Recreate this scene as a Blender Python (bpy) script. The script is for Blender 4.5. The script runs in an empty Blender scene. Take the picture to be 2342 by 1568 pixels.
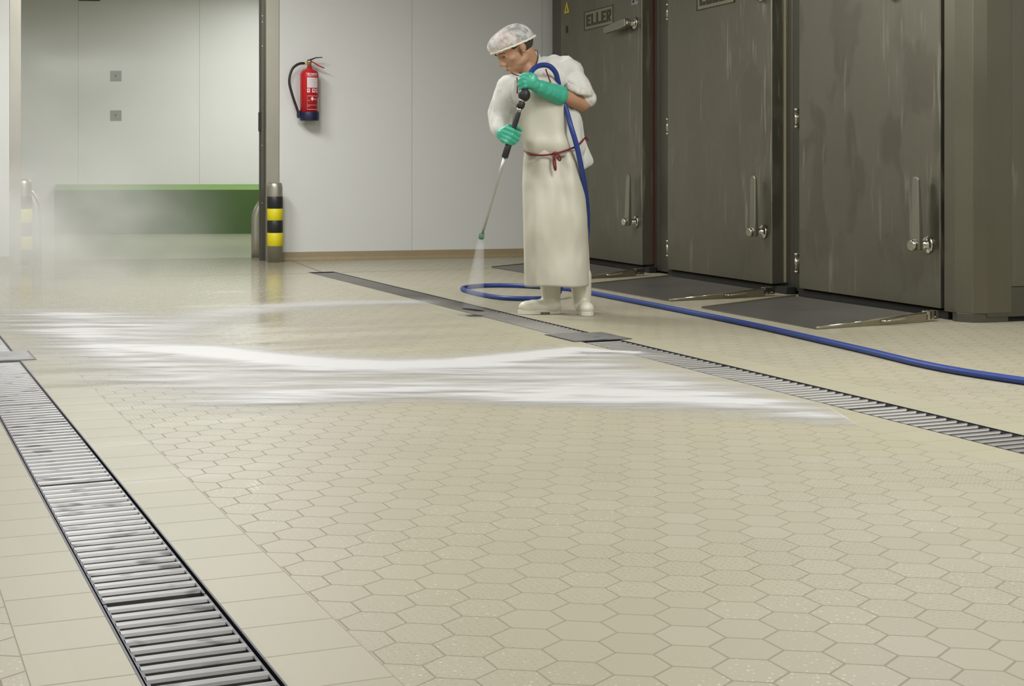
import bpy, bmesh, math, random
from mathutils import Vector, Matrix, noise
random.seed(7)
sc = bpy.context.scene
COL = sc.collection
PI = math.pi
# ------------------------------------------------------------------ camera
EYE = Vector((0, 0, 0.86)); YAW = 0.3787; FOC = 3322.0; PCX = 1014.0; PCY = 390.0
cd = bpy.data.cameras.new('camera'); cam = bpy.data.objects.new('camera', cd); COL.objects.link(cam)
cam.location = EYE; cam.rotation_euler = (PI/2, 0, -YAW)
cd.sensor_width = 36; cd.lens = FOC/2342*36
cd.shift_x = (1171-PCX)/2342; cd.shift_y = -(784-PCY)/2342
cd.clip_start = .05; cd.clip_end = 100
sc.camera = cam
FW = Vector((math.sin(YAW), math.cos(YAW), 0)); RT = Vector((math.cos(YAW), -math.sin(YAW), 0)); UP = Vector((0, 0, 1))
def at(x, y, Z):                     # point at view distance Z
    return EYE + (FW + RT*((x-PCX)/FOC) - UP*((y-PCY)/FOC))*Z
# ------------------------------------------------------------------ view, world
sc.view_settings.view_transform = 'Standard'; sc.view_settings.look = 'None'
sc.view_settings.gamma = 1; sc.view_settings.use_curve_mapping = False
sc.view_settings.exposure = -0.12
sc.cycles.use_denoising = True
sc.cycles.max_bounces = 7; sc.cycles.diffuse_bounces = 4; sc.cycles.volume_bounces = 1
sc.cycles.transparent_max_bounces = 16
w = bpy.data.worlds.new('world'); sc.world = w; w.use_nodes = True
w.node_tree.nodes['Background'].inputs[0].default_value = (.9, .95, 1, 1)
w.node_tree.nodes['Background'].inputs[1].default_value = 0.25
# ------------------------------------------------------------------ ceiling lamps (light of the hall and of the room behind)
LAMPS = [(1.6, 11.0, 112), (2.6, 10.3, 98), (0.8, 6.6, 70), (4.1, 5.0, 100), (0.6, 2.4, 66), (3.9, 2.0, 84), (6.8, 2.6, 72), (4.4, 17.4, 92), (6.2, 17.2, 56), (-1.0, 17.5, 46)]
# ------------------------------------------------------------------ helpers
def lin(c):
    return tuple(((v/255)/12.92 if v/255 <= .04045 else ((v/255+.055)/1.055)**2.4) for v in c)
def tag(o, label=None, cat=None, group=None, kind=None):
    if label: o['label'] = label
    if cat: o['category'] = cat
    if group: o['group'] = group
    if kind: o['kind'] = kind
    return o
def wloc(o):
    v = Vector((0, 0, 0))
    while o is not None:
        v += o.location; o = o.parent
    return v
def empty(name, loc, label, cat, group=None):
    o = bpy.data.objects.new(name, None); COL.objects.link(o); o.location = loc; o.empty_display_size = .1
    return tag(o, label, cat, group)
def ring_axes(d):
    d = d.normalized(); a = Vector((0, 0, 1)) if abs(d.z) < .9 else Vector((1, 0, 0))
    u = d.cross(a).normalized(); return u, d.cross(u).normalized()
class MB:
    def __init__(s): s.v = []; s.f = []; s.m = []; s.mi = 0; s.sm = []; s.smooth = False
    def add(s, vs, fs, smooth=None):
        b = len(s.v); s.v += [Vector(x) for x in vs]
        for f in fs: s.f.append([b+i for i in f]); s.m.append(s.mi); s.sm.append(s.smooth if smooth is None else smooth)
        return s
    def box(s, lo, hi, fn=None):
        x0, y0, z0 = lo; x1, y1, z1 = hi
        vs = [(x0,y0,z0),(x1,y0,z0),(x1,y1,z0),(x0,y1,z0),(x0,y0,z1),(x1,y0,z1),(x1,y1,z1),(x0,y1,z1)]
        if fn: vs = [fn(*q) for q in vs]
        return s.add(vs, [(0,3,2,1),(4,5,6,7),(0,1,5,4),(1,2,6,5),(2,3,7,6),(3,0,4,7)], False)
    def prism(s, poly, z0, z1, fn=None):
        n = len(poly); vs = [(x, y, z0) for x, y in poly]+[(x, y, z1) for x, y in poly]
        if fn: vs = [fn(*q) for q in vs]
        return s.add(vs, [tuple(range(n))[::-1], tuple(range(n, 2*n))]+[(i, (i+1) % n, n+(i+1) % n, n+i) for i in range(n)], False)
    def tube(s, pts, r, seg=12, cap=True, flat=1.0):
        pts = [Vector(p) for p in pts]; n = len(pts); rs = r if isinstance(r, (list, tuple)) else [r]*n
        vs = []; u = None
        for i, p in enumerate(pts):
            d = (pts[min(i+1, n-1)]-pts[max(i-1, 0)]).normalized()
            if u is None: u, _ = ring_axes(d)
            u = (u-d*u.dot(d)).normalized(); v = d.cross(u)
            vs += [p+(u*math.cos(2*PI*k/seg)+v*math.sin(2*PI*k/seg)*flat)*rs[i] for k in range(seg)]
        fs = [(i*seg+k, i*seg+(k+1) % seg, (i+1)*seg+(k+1) % seg, (i+1)*seg+k) for i in range(n-1) for k in range(seg)]
        s.add(vs, fs, True)
        if cap:
            b = len(s.v)-len(vs); s.f.append([b+k for k in range(seg)][::-1]); s.m.append(s.mi); s.sm.append(False)
            s.f.append([b+(n-1)*seg+k for k in range(seg)]); s.m.append(s.mi); s.sm.append(False)
        return s
    def lathe(s, prof, o, ax, seg=24):       # prof: (distance along axis, radius)
        ax = Vector(ax).normalized(); o = Vector(o)
        return s.tube2([o+ax*a for a, _ in prof], [r for _, r in prof], ax, seg)
    def tube2(s, pts, rs, ax, seg):
        u, v = ring_axes(ax); vs = []
        for p, r in zip(pts, rs): vs += [p+(u*math.cos(2*PI*k/seg)+v*math.sin(2*PI*k/seg))*max(r, 1e-5) for k in range(seg)]
        n = len(pts); fs = [(i*seg+k, i*seg+(k+1) % seg, (i+1)*seg+(k+1) % seg, (i+1)*seg+k) for i in range(n-1) for k in range(seg)]
        s.add(vs, fs, True); b = len(s.v)-len(vs)
        s.f.append([b+k for k in range(seg)][::-1]); s.m.append(s.mi); s.sm.append(False)
        s.f.append([b+(n-1)*seg+k for k in range(seg)]); s.m.append(s.mi); s.sm.append(False)
        return s
    def cap(s, a, b, ra, rb, seg=14):        # tapered capsule
        a = Vector(a); b = Vector(b); d = b-a; L = max(d.length, 1e-5); ax = d/L
        pr = []
        for k in range(6): t = PI/2*k/5; pr.append((-ra*math.cos(t), ra*math.sin(t)))
        for k in range(6): t = PI/2*k/5; pr.append((L+rb*math.sin(t), rb*math.cos(t)))
        return s.lathe(pr, a, ax, seg)
    def ell(s, c, rad, axes=None, seg=18):
        c = Vector(c); ax = axes or (Vector((1,0,0)), Vector((0,1,0)), Vector((0,0,1))); vs = []
        n = seg//2+1
        for i in range(n):
            t = PI*i/(n-1)
            for k in range(seg):
                p = 2*PI*k/seg; st = max(math.sin(t), 1e-3)
                vs.append(c+ax[0]*rad[0]*st*math.cos(p)+ax[1]*rad[1]*st*math.sin(p)+ax[2]*rad[2]*math.cos(t))
        return s.add(vs, [(i*seg+k, (i+1)*seg+k, (i+1)*seg+(k+1) % seg, i*seg+(k+1) % seg) for i in range(n-1) for k in range(seg)]+[list(range(seg)), list(range((n-1)*seg, n*seg))[::-1]], True)
    def build(s, name, mats, parent=None, loc=None, bevel=0, sub=0, solid=0, recalc=True):
        if not isinstance(mats, (list, tuple)): mats = [mats]
        org = Vector(loc) if loc is not None else (wloc(parent) if parent else Vector((0, 0, 0)))
        me = bpy.data.meshes.new(name); me.from_pydata([v-org for v in s.v], [], s.f)
        for m in mats: me.materials.append(m)
        for p, m, q in zip(me.polygons, s.m, s.sm): p.material_index = m; p.use_smooth = q
        if recalc:
            bm = bmesh.new(); bm.from_mesh(me); bmesh.ops.recalc_face_normals(bm, faces=bm.faces); bm.to_mesh(me); bm.free()
        o = bpy.data.objects.new(name, me); COL.objects.link(o)
        if parent: o.parent = parent; o.location = org-wloc(parent)
        else: o.location = org
        if solid: md = o.modifiers.new('thickness', 'SOLIDIFY'); md.thickness = solid; md.offset = 0
        if bevel:
            md = o.modifiers.new('bevel', 'BEVEL'); md.width = bevel; md.segments = 2; md.limit_method = 'ANGLE'; md.angle_limit = .6
        if sub: md = o.modifiers.new('sub', 'SUBSURF'); md.levels = sub; md.render_levels = sub
        return o
def bake(o):
    dg = bpy.context.evaluated_depsgraph_get(); dg.update()
    me = bpy.data.meshes.new_from_object(o.evaluated_get(dg), depsgraph=dg)
    o.modifiers.clear(); o.data = me; return o
def clay(mb, name, mat, parent, vox, smooth=4, fold=0, foldscale=.08, foldfn=None):
    o = mb.build(name, mat, parent)
    md = o.modifiers.new('r', 'REMESH'); md.mode = 'VOXEL'; md.voxel_size = vox; md.use_smooth_shade = True
    md = o.modifiers.new('s', 'SMOOTH'); md.factor = .5; md.iterations = smooth
    bake(o)
    if fold:
        me = o.data; org = wloc(o)
        for v in me.vertices:
            p = v.co+org; k = foldfn(p) if foldfn else 1
            if k > 0:
                q = Vector((p.dot(RT), p.dot(FW), p.z))/foldscale
                q.z *= .55; nz = noise.noise(q)+.28*noise.noise(q*2.1)
                v.co += v.normal*(1-abs(nz)*2.2)*fold*k
    for p in o.data.polygons: p.use_smooth = True
    return o
# ------------------------------------------------------------------ materials
class NT:
    def __init__(s, name):
        s.m = bpy.data.materials.new(name); s.m.use_nodes = True; s.t = s.m.node_tree; s.b = s.t.nodes['Principled BSDF']; s.out = s.t.nodes['Material Output']
    def n(s, ty, **kw):
        nd = s.t.nodes.new(ty)
        for k, v in kw.items(): setattr(nd, k, v)
        return nd
    def l(s, a, b): s.t.links.new(a, b)
    def math(s, op, a, b=None, c=None, clamp=False):
        nd = s.n('ShaderNodeMath', operation=op); nd.use_clamp = clamp
        for i, x in enumerate((a, b, c)):
            if x is None: continue
            if isinstance(x, (int, float)): nd.inputs[i].default_value = x
            else: s.l(x, nd.inputs[i])
        return nd.outputs[0]
    def smooth(s, x, a, b, c=0., d=1.):
        nd = s.n('ShaderNodeMapRange', interpolation_type='SMOOTHSTEP'); s.l(x, nd.inputs[0])
        for i, v in enumerate((a, b, c, d)): nd.inputs[1+i].default_value = v
        return nd.outputs[0]
    def mix(s, f, a, b):
        nd = s.n('ShaderNodeMix', data_type='RGBA')
        for i, x in ((0, f), (6, a), (7, b)):
            if isinstance(x, (int, float)): nd.inputs[i].default_value = x
            elif isinstance(x, tuple): nd.inputs[i].default_value = (*x[:3], 1)
            else: s.l(x, nd.inputs[i])
        return nd.outputs[2]
    def coord(s, scale=(1, 1, 1)):
        tc = s.n('ShaderNodeTexCoord'); mp = s.n('ShaderNodeMapping'); mp.inputs['Scale'].default_value = scale
        s.l(tc.outputs['Object'], mp.inputs[0]); return mp.outputs[0]
    def geo(s, scale=(1, 1, 1), rot=0.):
        tc = s.n('ShaderNodeNewGeometry'); mp = s.n('ShaderNodeMapping'); mp.inputs['Scale'].default_value = scale
        r_ = s.n('ShaderNodeVectorRotate', rotation_type='Z_AXIS'); r_.inputs['Angle'].default_value = rot
        s.l(tc.outputs['Position'], r_.inputs[0]); s.l(r_.outputs[0], mp.inputs[0]); return mp.outputs[0]
    def noise(s, vec, scale, detail=3, rough=.5):
        nd = s.n('ShaderNodeTexNoise'); s.l(vec, nd.inputs['Vector']); nd.inputs['Scale'].default_value = scale
        nd.inputs['Detail'].default_value = detail; nd.inputs['Roughness'].default_value = rough; return nd.outputs['Fac']
    def bump(s, h, strength=.3, dist=.01):
        nd = s.n('ShaderNodeBump'); nd.inputs['Strength'].default_value = strength; nd.inputs['Distance'].default_value = dist
        s.l(h, nd.inputs['Height']); s.l(nd.outputs[0], s.b.inputs['Normal'])
    def set(s, **kw):
        for k, v in kw.items():
            k = k.replace('_', ' ')
            i = s.b.inputs[k]
            if hasattr(v, 'is_output'): s.l(v, i)
            elif isinstance(v, tuple): i.default_value = (*v[:3], 1)
            else: i.default_value = v
        return s
def simple(name, rgb, rough=.5, metal=0., var=.06, nscale=20, bump=0., spec=.5):
    m = NT(name); c = lin(rgb); v = m.coord(); f = m.noise(v, nscale)
    m.set(Base_Color=m.mix(f, tuple(x*(1-var) for x in c), tuple(min(1, x*(1+var)) for x in c)), Roughness=rough, Metallic=metal, Specular_IOR_Level=spec)
    if bump: m.bump(m.noise(v, nscale*3), bump, .002)
    return m.m
def steel(name, rgb, rough=.35, scale=(60, 60, 1.2), runs=.0, metal=.9, bump=.05):
    m = NT(name); c = lin(rgb); v = m.coord(scale); g = m.noise(v, 1.5, 5, .6)
    big = m.noise(m.coord((1.2, 1.2, .7)), 1.6, 4, .6)
    col = m.mix(big, tuple(x*.86 for x in c), tuple(x*1.14 for x in c))
    if runs:
        st = m.noise(m.coord((26, 26, 2.2)), 1.0, 4, .55); pt = m.noise(m.coord((1.5, 1.5, 1.1)), 1.3, 2)
        k = m.math('MULTIPLY', m.smooth(st, .55, .66), m.smooth(pt, .45, .62))
        col = m.mix(m.math('MULTIPLY', k, runs), col, tuple(min(1, x*1.75+.03) for x in c))
        wt = m.smooth(m.noise(m.coord((2.5, 2.5, 1.5)), 1.2, 3), .42, .5)
        r_ = m.math('ADD', m.math('MULTIPLY', k, .2), m.math('MULTIPLY_ADD', wt, .10, rough-.05)); m.set(Roughness=r_)
    else:
        m.set(Roughness=m.math('MULTIPLY_ADD', big, .16, rough-.08))
    m.set(Base_Color=m.mix(m.math('MULTIPLY', g, .35), col, tuple(x*.7 for x in c)), Metallic=metal)
    m.bump(g, bump, .002); return m.m
HEXS = .0663; HX0 = 1.0719; HY0 = 2.328
def tile_floor(name, kind, base, grout, wet):
    m = NT(name); g = m.n('ShaderNodeNewGeometry'); sp = m.n('ShaderNodeSeparateXYZ'); m.l(g.outputs['Position'], sp.inputs[0])
    X, Y = sp.outputs[0], sp.outputs[1]
    if kind == 'hex':
        s3 = math.sqrt(3)
        px = m.math('DIVIDE', m.math('SUBTRACT', X, HX0), HEXS); py = m.math('DIVIDE', m.math('SUBTRACT', Y, HY0), HEXS)
        def cell(ox, oy):
            a = m.math('SUBTRACT', m.math('FLOORED_MODULO', m.math('ADD', px, ox), s3), s3/2)
            b = m.math('SUBTRACT', m.math('FLOORED_MODULO', m.math('ADD', py, oy), 3.), 1.5)
            return a, b, m.math('ADD', m.math('MULTIPLY', a, a), m.math('MULTIPLY', b, b))
        a1, b1, d1 = cell(s3/2, 1.5); a2, b2, d2 = cell(0., 0.)
        k = m.math('LESS_THAN', d1, d2)
        def pick(p, q): return m.math('ADD', m.math('MULTIPLY', k, p), m.math('MULTIPLY', m.math('SUBTRACT', 1., k), q))
        gx, gy = pick(a1, a2), pick(b1, b2); ax, ay = m.math('ABSOLUTE', gx), m.math('ABSOLUTE', gy)
        dd = m.math('MAXIMUM', ax, m.math('ADD', m.math('MULTIPLY', ax, .5), m.math('MULTIPLY', ay, s3/2)))
        edge = m.math('MULTIPLY', m.math('SUBTRACT', s3/2, dd), HEXS)
        idx, idy = m.math('ROUND', m.math('MULTIPLY', m.math('SUBTRACT', px, gx), 2.)), m.math('ROUND', m.math('MULTIPLY', m.math('SUBTRACT', py, gy), 2.))
        gw = .0013
    else:
        v = m.math('SUBTRACT', m.math('FLOORED_MODULO', m.math('DIVIDE', m.math('SUBTRACT', Y, 2.501), .1735), 1.), .5)
        edge = m.math('MULTIPLY', m.math('SUBTRACT', .5, m.math('ABSOLUTE', v)), .1735)
        idx, idy = m.math('FLOOR', m.math('DIVIDE', m.math('SUBTRACT', Y, 2.501), .1735)), m.math('FLOOR', m.math('MULTIPLY', X, 3.)); gw = .0011
        sk = m.math('MULTIPLY_ADD', Y, -.0255, X)
        for base_, x_ in ((X, .837), (X, .255), (sk, 3.4955-.0255*3.69-.40), (sk, 3.4955-.0255*3.69+.175)): edge = m.math('MINIMUM', edge, m.math('ABSOLUTE', m.math('SUBTRACT', base_, x_)))
    cb = m.n('ShaderNodeCombineXYZ'); m.l(idx, cb.inputs[0]); m.l(idy, cb.inputs[1])
    wn = m.n('ShaderNodeTexWhiteNoise', noise_dimensions='2D'); m.l(cb.outputs[0], wn.inputs['Vector'])
    c = lin(base); pos = m.geo()
    sp2 = m.noise(pos, 260, 2); big = m.noise(pos, 1.1, 3)
    col = m.mix(wn.outputs['Value'], tuple(x*.955 for x in c), (min(1, c[0]*1.03), c[1]*1.015, c[2]*1.05))
    col = m.mix(m.math('MULTIPLY', sp2, .22), col, tuple(x*.78 for x in c))
    col = m.mix(m.smooth(big, .4, .7, 0, .35), col, (c[0]*.97, c[1]*.97, c[2]*.86))
    gm = m.smooth(edge, gw, gw+.0018, 1., 0.)
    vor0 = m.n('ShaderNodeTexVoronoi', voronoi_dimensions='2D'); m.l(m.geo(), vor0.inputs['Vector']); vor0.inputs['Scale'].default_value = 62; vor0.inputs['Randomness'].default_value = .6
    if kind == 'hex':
        glint_fleck = m.math('MULTIPLY', m.smooth(vor0.outputs['Distance'], .10, .24, 1., 0.), m.math('MULTIPLY', m.smooth(m.noise(m.geo(), 2.3, 2), .42, .62), m.smooth(m.noise(m.geo(), 95, 1), .5, .62)))  # pale flecks mixed into the tile colour imitate glints on the pips
        col = m.mix(m.math('MULTIPLY', glint_fleck, .5), col, (.75, .74, .68))
    col = m.mix(m.math('MULTIPLY', gm, .8), col, lin(grout))
    # standing water: films lying on the tiles, thick towards the doorway
    wv = m.noise(m.geo((.55, 2.6, 1), 0), 1.3, 3)
    film = m.math('MULTIPLY', m.smooth(m.math('ADD', m.math('MULTIPLY_ADD', Y, .085, -.72), m.math('MULTIPLY', wv, .95)), .18, .52), m.smooth(m.math('SUBTRACT', X, m.math('MULTIPLY', Y, .28)), -.2, 1.6, 1., .12))
    rough = m.math('ADD', m.math('MULTIPLY', m.math('SUBTRACT', 1., film), .38), m.math('MULTIPLY_ADD', sp2, .10, .09))
    m.set(Base_Color=m.mix(m.math('MULTIPLY', film, .2), col, tuple(x*.7 for x in c)), Roughness=m.math('ADD', rough, m.math('MULTIPLY', gm, .2)))
    # anti-slip pips
    vor = m.n('ShaderNodeTexVoronoi', voronoi_dimensions='2D'); m.l(m.geo(), vor.inputs['Vector']); vor.inputs['Scale'].default_value = 62; vor.inputs['Randomness'].default_value = .35
    pip = m.smooth(vor.outputs['Distance'], .10, .26, 1., 0.)
    if kind != 'hex': pip = m.math('MULTIPLY', pip, 0.)
    pip = m.math('MULTIPLY', pip, m.smooth(m.noise(m.geo(), 1.7, 2), .46, .6))
    h = m.math('ADD', m.math('MULTIPLY', pip, m.math('MULTIPLY_ADD', film, -.9, .9)), m.math('MULTIPLY', gm, -.8))
    rip = m.math('MULTIPLY', m.noise(m.geo((3, 9, 1)), 2.2, 3), 1.2)
    m.bump(m.math('ADD', h, m.math('MULTIPLY', rip, m.math('MULTIPLY', film, .6))), .35, .0016)
    m.set(Coat_Weight=m.math('MULTIPLY', pip, .8), Coat_Roughness=.12)
    return m.m
M = {}
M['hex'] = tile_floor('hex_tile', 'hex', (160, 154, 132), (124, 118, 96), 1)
M['rect'] = tile_floor('border_tile', 'rect', (160, 155, 132), (132, 126, 104), 1)
M['panel'] = simple('white_panel', (212, 212, 207), .38, var=.02, nscale=3)
M['seam'] = simple('panel_seam', (150, 150, 142), .6)
M['cove'] = simple('tan_coving', (150, 134, 104), .4, var=.12, nscale=8)
M['ceil'] = simple('ceiling_paint', (205, 203, 196), .7, var=.02)
M['dark'] = simple('recess_shade', (26, 25, 22), .8)  # near-black colour painting the shade under the doors and side panel
M['back_floor'] = simple('resin_floor', (162, 164, 140), .18, var=.1, nscale=1.2)
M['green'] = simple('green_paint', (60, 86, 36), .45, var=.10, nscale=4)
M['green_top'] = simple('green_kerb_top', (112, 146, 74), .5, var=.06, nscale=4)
M['steel'] = steel('chamber_steel', (125, 121, 107), .40, runs=.55)
M['steel_frame'] = steel('frame_steel', (108, 105, 95), .42)
M['steel_post'] = steel('post_steel', (124, 120, 104), .40)
M['post'] = steel('bollard_steel', (178, 174, 160), .40, metal=.75)
M['lever'] = steel('lever_steel', (150, 146, 132), .3, metal=.85)
M['chrome'] = steel('polished_steel', (205, 202, 190), .16, metal=1., bump=0)
M['ramp'] = steel('ramp_plate', (134, 132, 128), .42, scale=(3, 40, 3), bump=.15)
M['grate'] = steel('drain_steel', (146, 145, 142), .46, scale=(20, 20, 20), bump=.12, metal=.65)
def reflection_spots(mt):  # dark spots painted into the colour as reflections on the wet bars
    m = NT.__new__(NT); m.m = mt; m.t = mt.node_tree; m.b = m.t.nodes['Principled BSDF']
    src = m.b.inputs['Base Color'].links[0].from_socket; k = m.smooth(m.noise(m.geo((9, 34, 1)), 1., 2), .56, .68)
    m.l(m.mix(m.math('MULTIPLY', k, .62), src, lin((52, 50, 48))), m.b.inputs['Base Color'])
reflection_spots(M['grate'])
M['grate_dark'] = steel('channel_steel', (74, 72, 78), .5, scale=(20, 20, 20), metal=.6)
M['grate_aged'] = steel('aged_drain_steel', (146, 144, 138), .4, scale=(20, 20, 20), bump=.12, metal=.7)
M['gap'] = simple('drain_shadow_iron', (40, 38, 42), .7)
M['black'] = simple('black_rubber', (32, 32, 32), .5)
M['tape_y'] = simple('yellow_tape', (214, 200, 22), .45, var=.05)
M['tape_k'] = simple('black_tape', (30, 31, 31), .45)
M['red'] = simple('red_enamel', (186, 26, 34), .32, var=.05)
M['navy'] = simple('navy_plastic', (24, 28, 62), .4)
M['label_w'] = simple('label_white', (226, 214, 216), .6)
M['brass'] = simple('brass', (190, 170, 120), .3, metal=.8)
M['rivet'] = simple('rivet_metal', (176, 158, 138), .45, metal=.4)
M['lance_tube'] = simple('pale_steel_tube', (190, 190, 184), .35, metal=.7)
M['nozzle'] = simple('green_nozzle', (92, 130, 104), .5)
M['gasket_or_slit'] = simple('red_gasket', (84, 32, 20), .6)
M['lit_slit'] = simple('bright_strip', (225, 218, 190), .3, metal=.6)  # pale colour painted for the lit slit along a door edge
M['hose'] = simple('blue_hose', (34, 58, 126), .42, var=.08)
M['yellow'] = simple('warning_yellow', (196, 176, 20), .5)
M['name_dark'] = simple('name_dark', (66, 62, 48), .5, metal=.5)
M['name_light'] = steel('name_light', (158, 152, 130), .35)
M['plate_grey'] = simple('plate_grey', (140, 140, 134), .5)
M['skin'] = None
def skin():
    m = NT('skin'); c = lin((180, 140, 110)); v = m.coord(); f = m.noise(v, 14, 3)
    m.set(Base_Color=m.mix(f, (c[0]*.95, c[1]*.86, c[2]*.84), (c[0]*1.06, c[1]*1.05, c[2]*1.02)), Roughness=.5, Subsurface_Weight=.08, Subsurface_Scale=.01)
    m.bump(m.noise(v, 220, 2), .12, .001); return m.m
M['skin'] = skin()
M['lip'] = simple('lip', (148, 88, 76), .5)
M['hair'] = simple('dark_hair', (60, 54, 48), .75)
M['stubble'] = simple('grey_hair', (92, 80, 70), .7)
M['iris'] = simple('dark_eye', (46, 30, 22), .3)
M['coat'] = simple('white_cotton', (206, 204, 196), .8, var=.03, nscale=30, bump=.1)
M['apron'] = simple('cream_apron', (200, 196, 178), .45, var=.03, nscale=6, bump=.04)
M['boot'] = simple('white_boot', (212, 209, 190), .38, var=.03)
M['cord'] = simple('red_cord', (112, 14, 30), .6)
M['glove'] = simple('green_glove', (66, 170, 140), .36, var=.12, nscale=24, bump=.12)
M['cuff'] = simple('cotton_cuff', (204, 201, 190), .8)
M['trouser'] = simple('white_trouser', (208, 203, 182), .8)
def net():
    m = NT('hair_net_gauze'); v = m.coord((1, 1, 1)); f = m.noise(v, 26, 3)
    m.set(Base_Color=lin((232, 230, 228)), Roughness=.8, Alpha=m.smooth(f, .35, .62, .34, .70)); m.m.blend_method = 'HASHED' if hasattr(m.m, 'blend_method') else None
    return m.m
M['net'] = net()
M['elastic'] = simple('elastic_band', (226, 220, 200), .8)
def emis(name, s):
    m = NT(name); m.set(Base_Color=(.9, .9, .9), Emission_Color=(1., .985, .95), Emission_Strength=s); return m.m
# ------------------------------------------------------------------ the floor
XL0, XL1, XL2, XL3 = .255, .43, .655, .837
def rd(off): return lambda Y: 3.4955+.0255*(Y-3.69)+off
RE = rd(0); RL = rd(-.225); RB0 = rd(-.40); RB1 = rd(.175)
def yend(X): return 14.374-.173*(X-1.754)
fl = MB()
def strip(fa, fb, y0, y1, mi):
    a = fa if callable(fa) else (lambda Y: fa); b = fb if callable(fb) else (lambda Y: fb)
    ya1 = y1 if y1 is not None else yend(a(14)); yb1 = y1 if y1 is not None else yend(b(14))
    fl.mi = mi; fl.add([(a(y0), y0, 0), (b(y0), y0, 0), (b(yb1), yb1, 0), (a(ya1), ya1, 0)], [(0, 1, 2, 3)])
strip(-2.6, XL0, -4, None, 0); strip(XL0, XL1, -4, None, 1)
strip(XL2, XL3, -4, None, 1); strip(XL3, RB0, -4, 11.85, 0); strip(XL3, RB0, 11.85, None, 0)
strip(RB0, RL, -4, 11.85, 1); strip(RE, RB1, -4, 11.85, 1)
strip(RB0, RB1, 11.85, None, 0); strip(RB1, 9.2, -4, None, 0)
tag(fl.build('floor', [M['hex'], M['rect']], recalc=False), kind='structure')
# joint lines cut in the floor (expansion joints)
def joint(name, a, b, wd):
    a = Vector((*a, .0008)); b = Vector((*b, .0008)); d = (b-a).normalized(); n = Vector((-d.y, d.x, 0))*wd/2
    mb = MB(); mb.add([a-n, b-n, b+n, a+n, *(q-Vector((0, 0, .0007)) for q in (a-n, b-n, b+n, a+n))], [(0, 1, 2, 3), (7, 6, 5, 4), (0, 4, 5, 1), (1, 5, 6, 2), (2, 6, 7, 3), (3, 7, 4, 0)])
    tag(mb.build(name, M['seam_dark']), kind='structure')
M['seam_dark'] = simple('joint_mastic', (112, 102, 82), .6)
joint('trim_1', (3.775, 13.35), (3.60, 11.86), .014)
joint('trim_2', (1.2, 11.9), (3.50, 11.72), .008)
joint('trim_3', (3.74, 11.74), (5.45, 11.69), .008)
# ------------------------------------------------------------------ drains
def channel(name, fa, fb, y0, y1, label):
    mb = MB(); n = 12; z = -.055; sd = .004
    for i in range(n):
        a0 = y0+(y1-y0)*i/n; a1 = y0+(y1-y0)*(i+1)/n
        for (p, q) in ((fa, 1), (fb, -1)):
            x0, x1 = p(a0), p(a1)
            mb.mi = 0; mb.add([(x0, a0, z), (x1, a1, z), (x1, a1, .001), (x0, a0, .001), (x0+q*sd, a0, z), (x1+q*sd, a1, z), (x1+q*sd, a1, .001), (x0+q*sd, a0, .001)],
                   [(0, 1, 2, 3), (4, 7, 6, 5), (3, 2, 6, 7)])
        mb.mi = 1; mb.add([(fa(a0), a0, z), (fb(a0), a0, z), (fb(a1), a1, z), (fa(a1), a1, z)], [(0, 1, 2, 3)])
    for Y in (y0, y1): mb.add([(fa(Y), Y, z), (fb(Y), Y, z), (fb(Y), Y, .0), (fa(Y), Y, .0)], [(0, 1, 2, 3)])
    return tag(mb.build(name, [M['grate_dark'], M['gap']]), label, 'drain channel')
fx = lambda v: (lambda Y: v)
channel('drain_channel', fx(XL1), fx(XL2), -1.0, 11.5, 'dark steel floor channel under the gratings along the left side')
channel('drain_channel', RL, RE, -1.0, 11.85, 'dark steel floor channel running past the feet of the worker')
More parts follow.
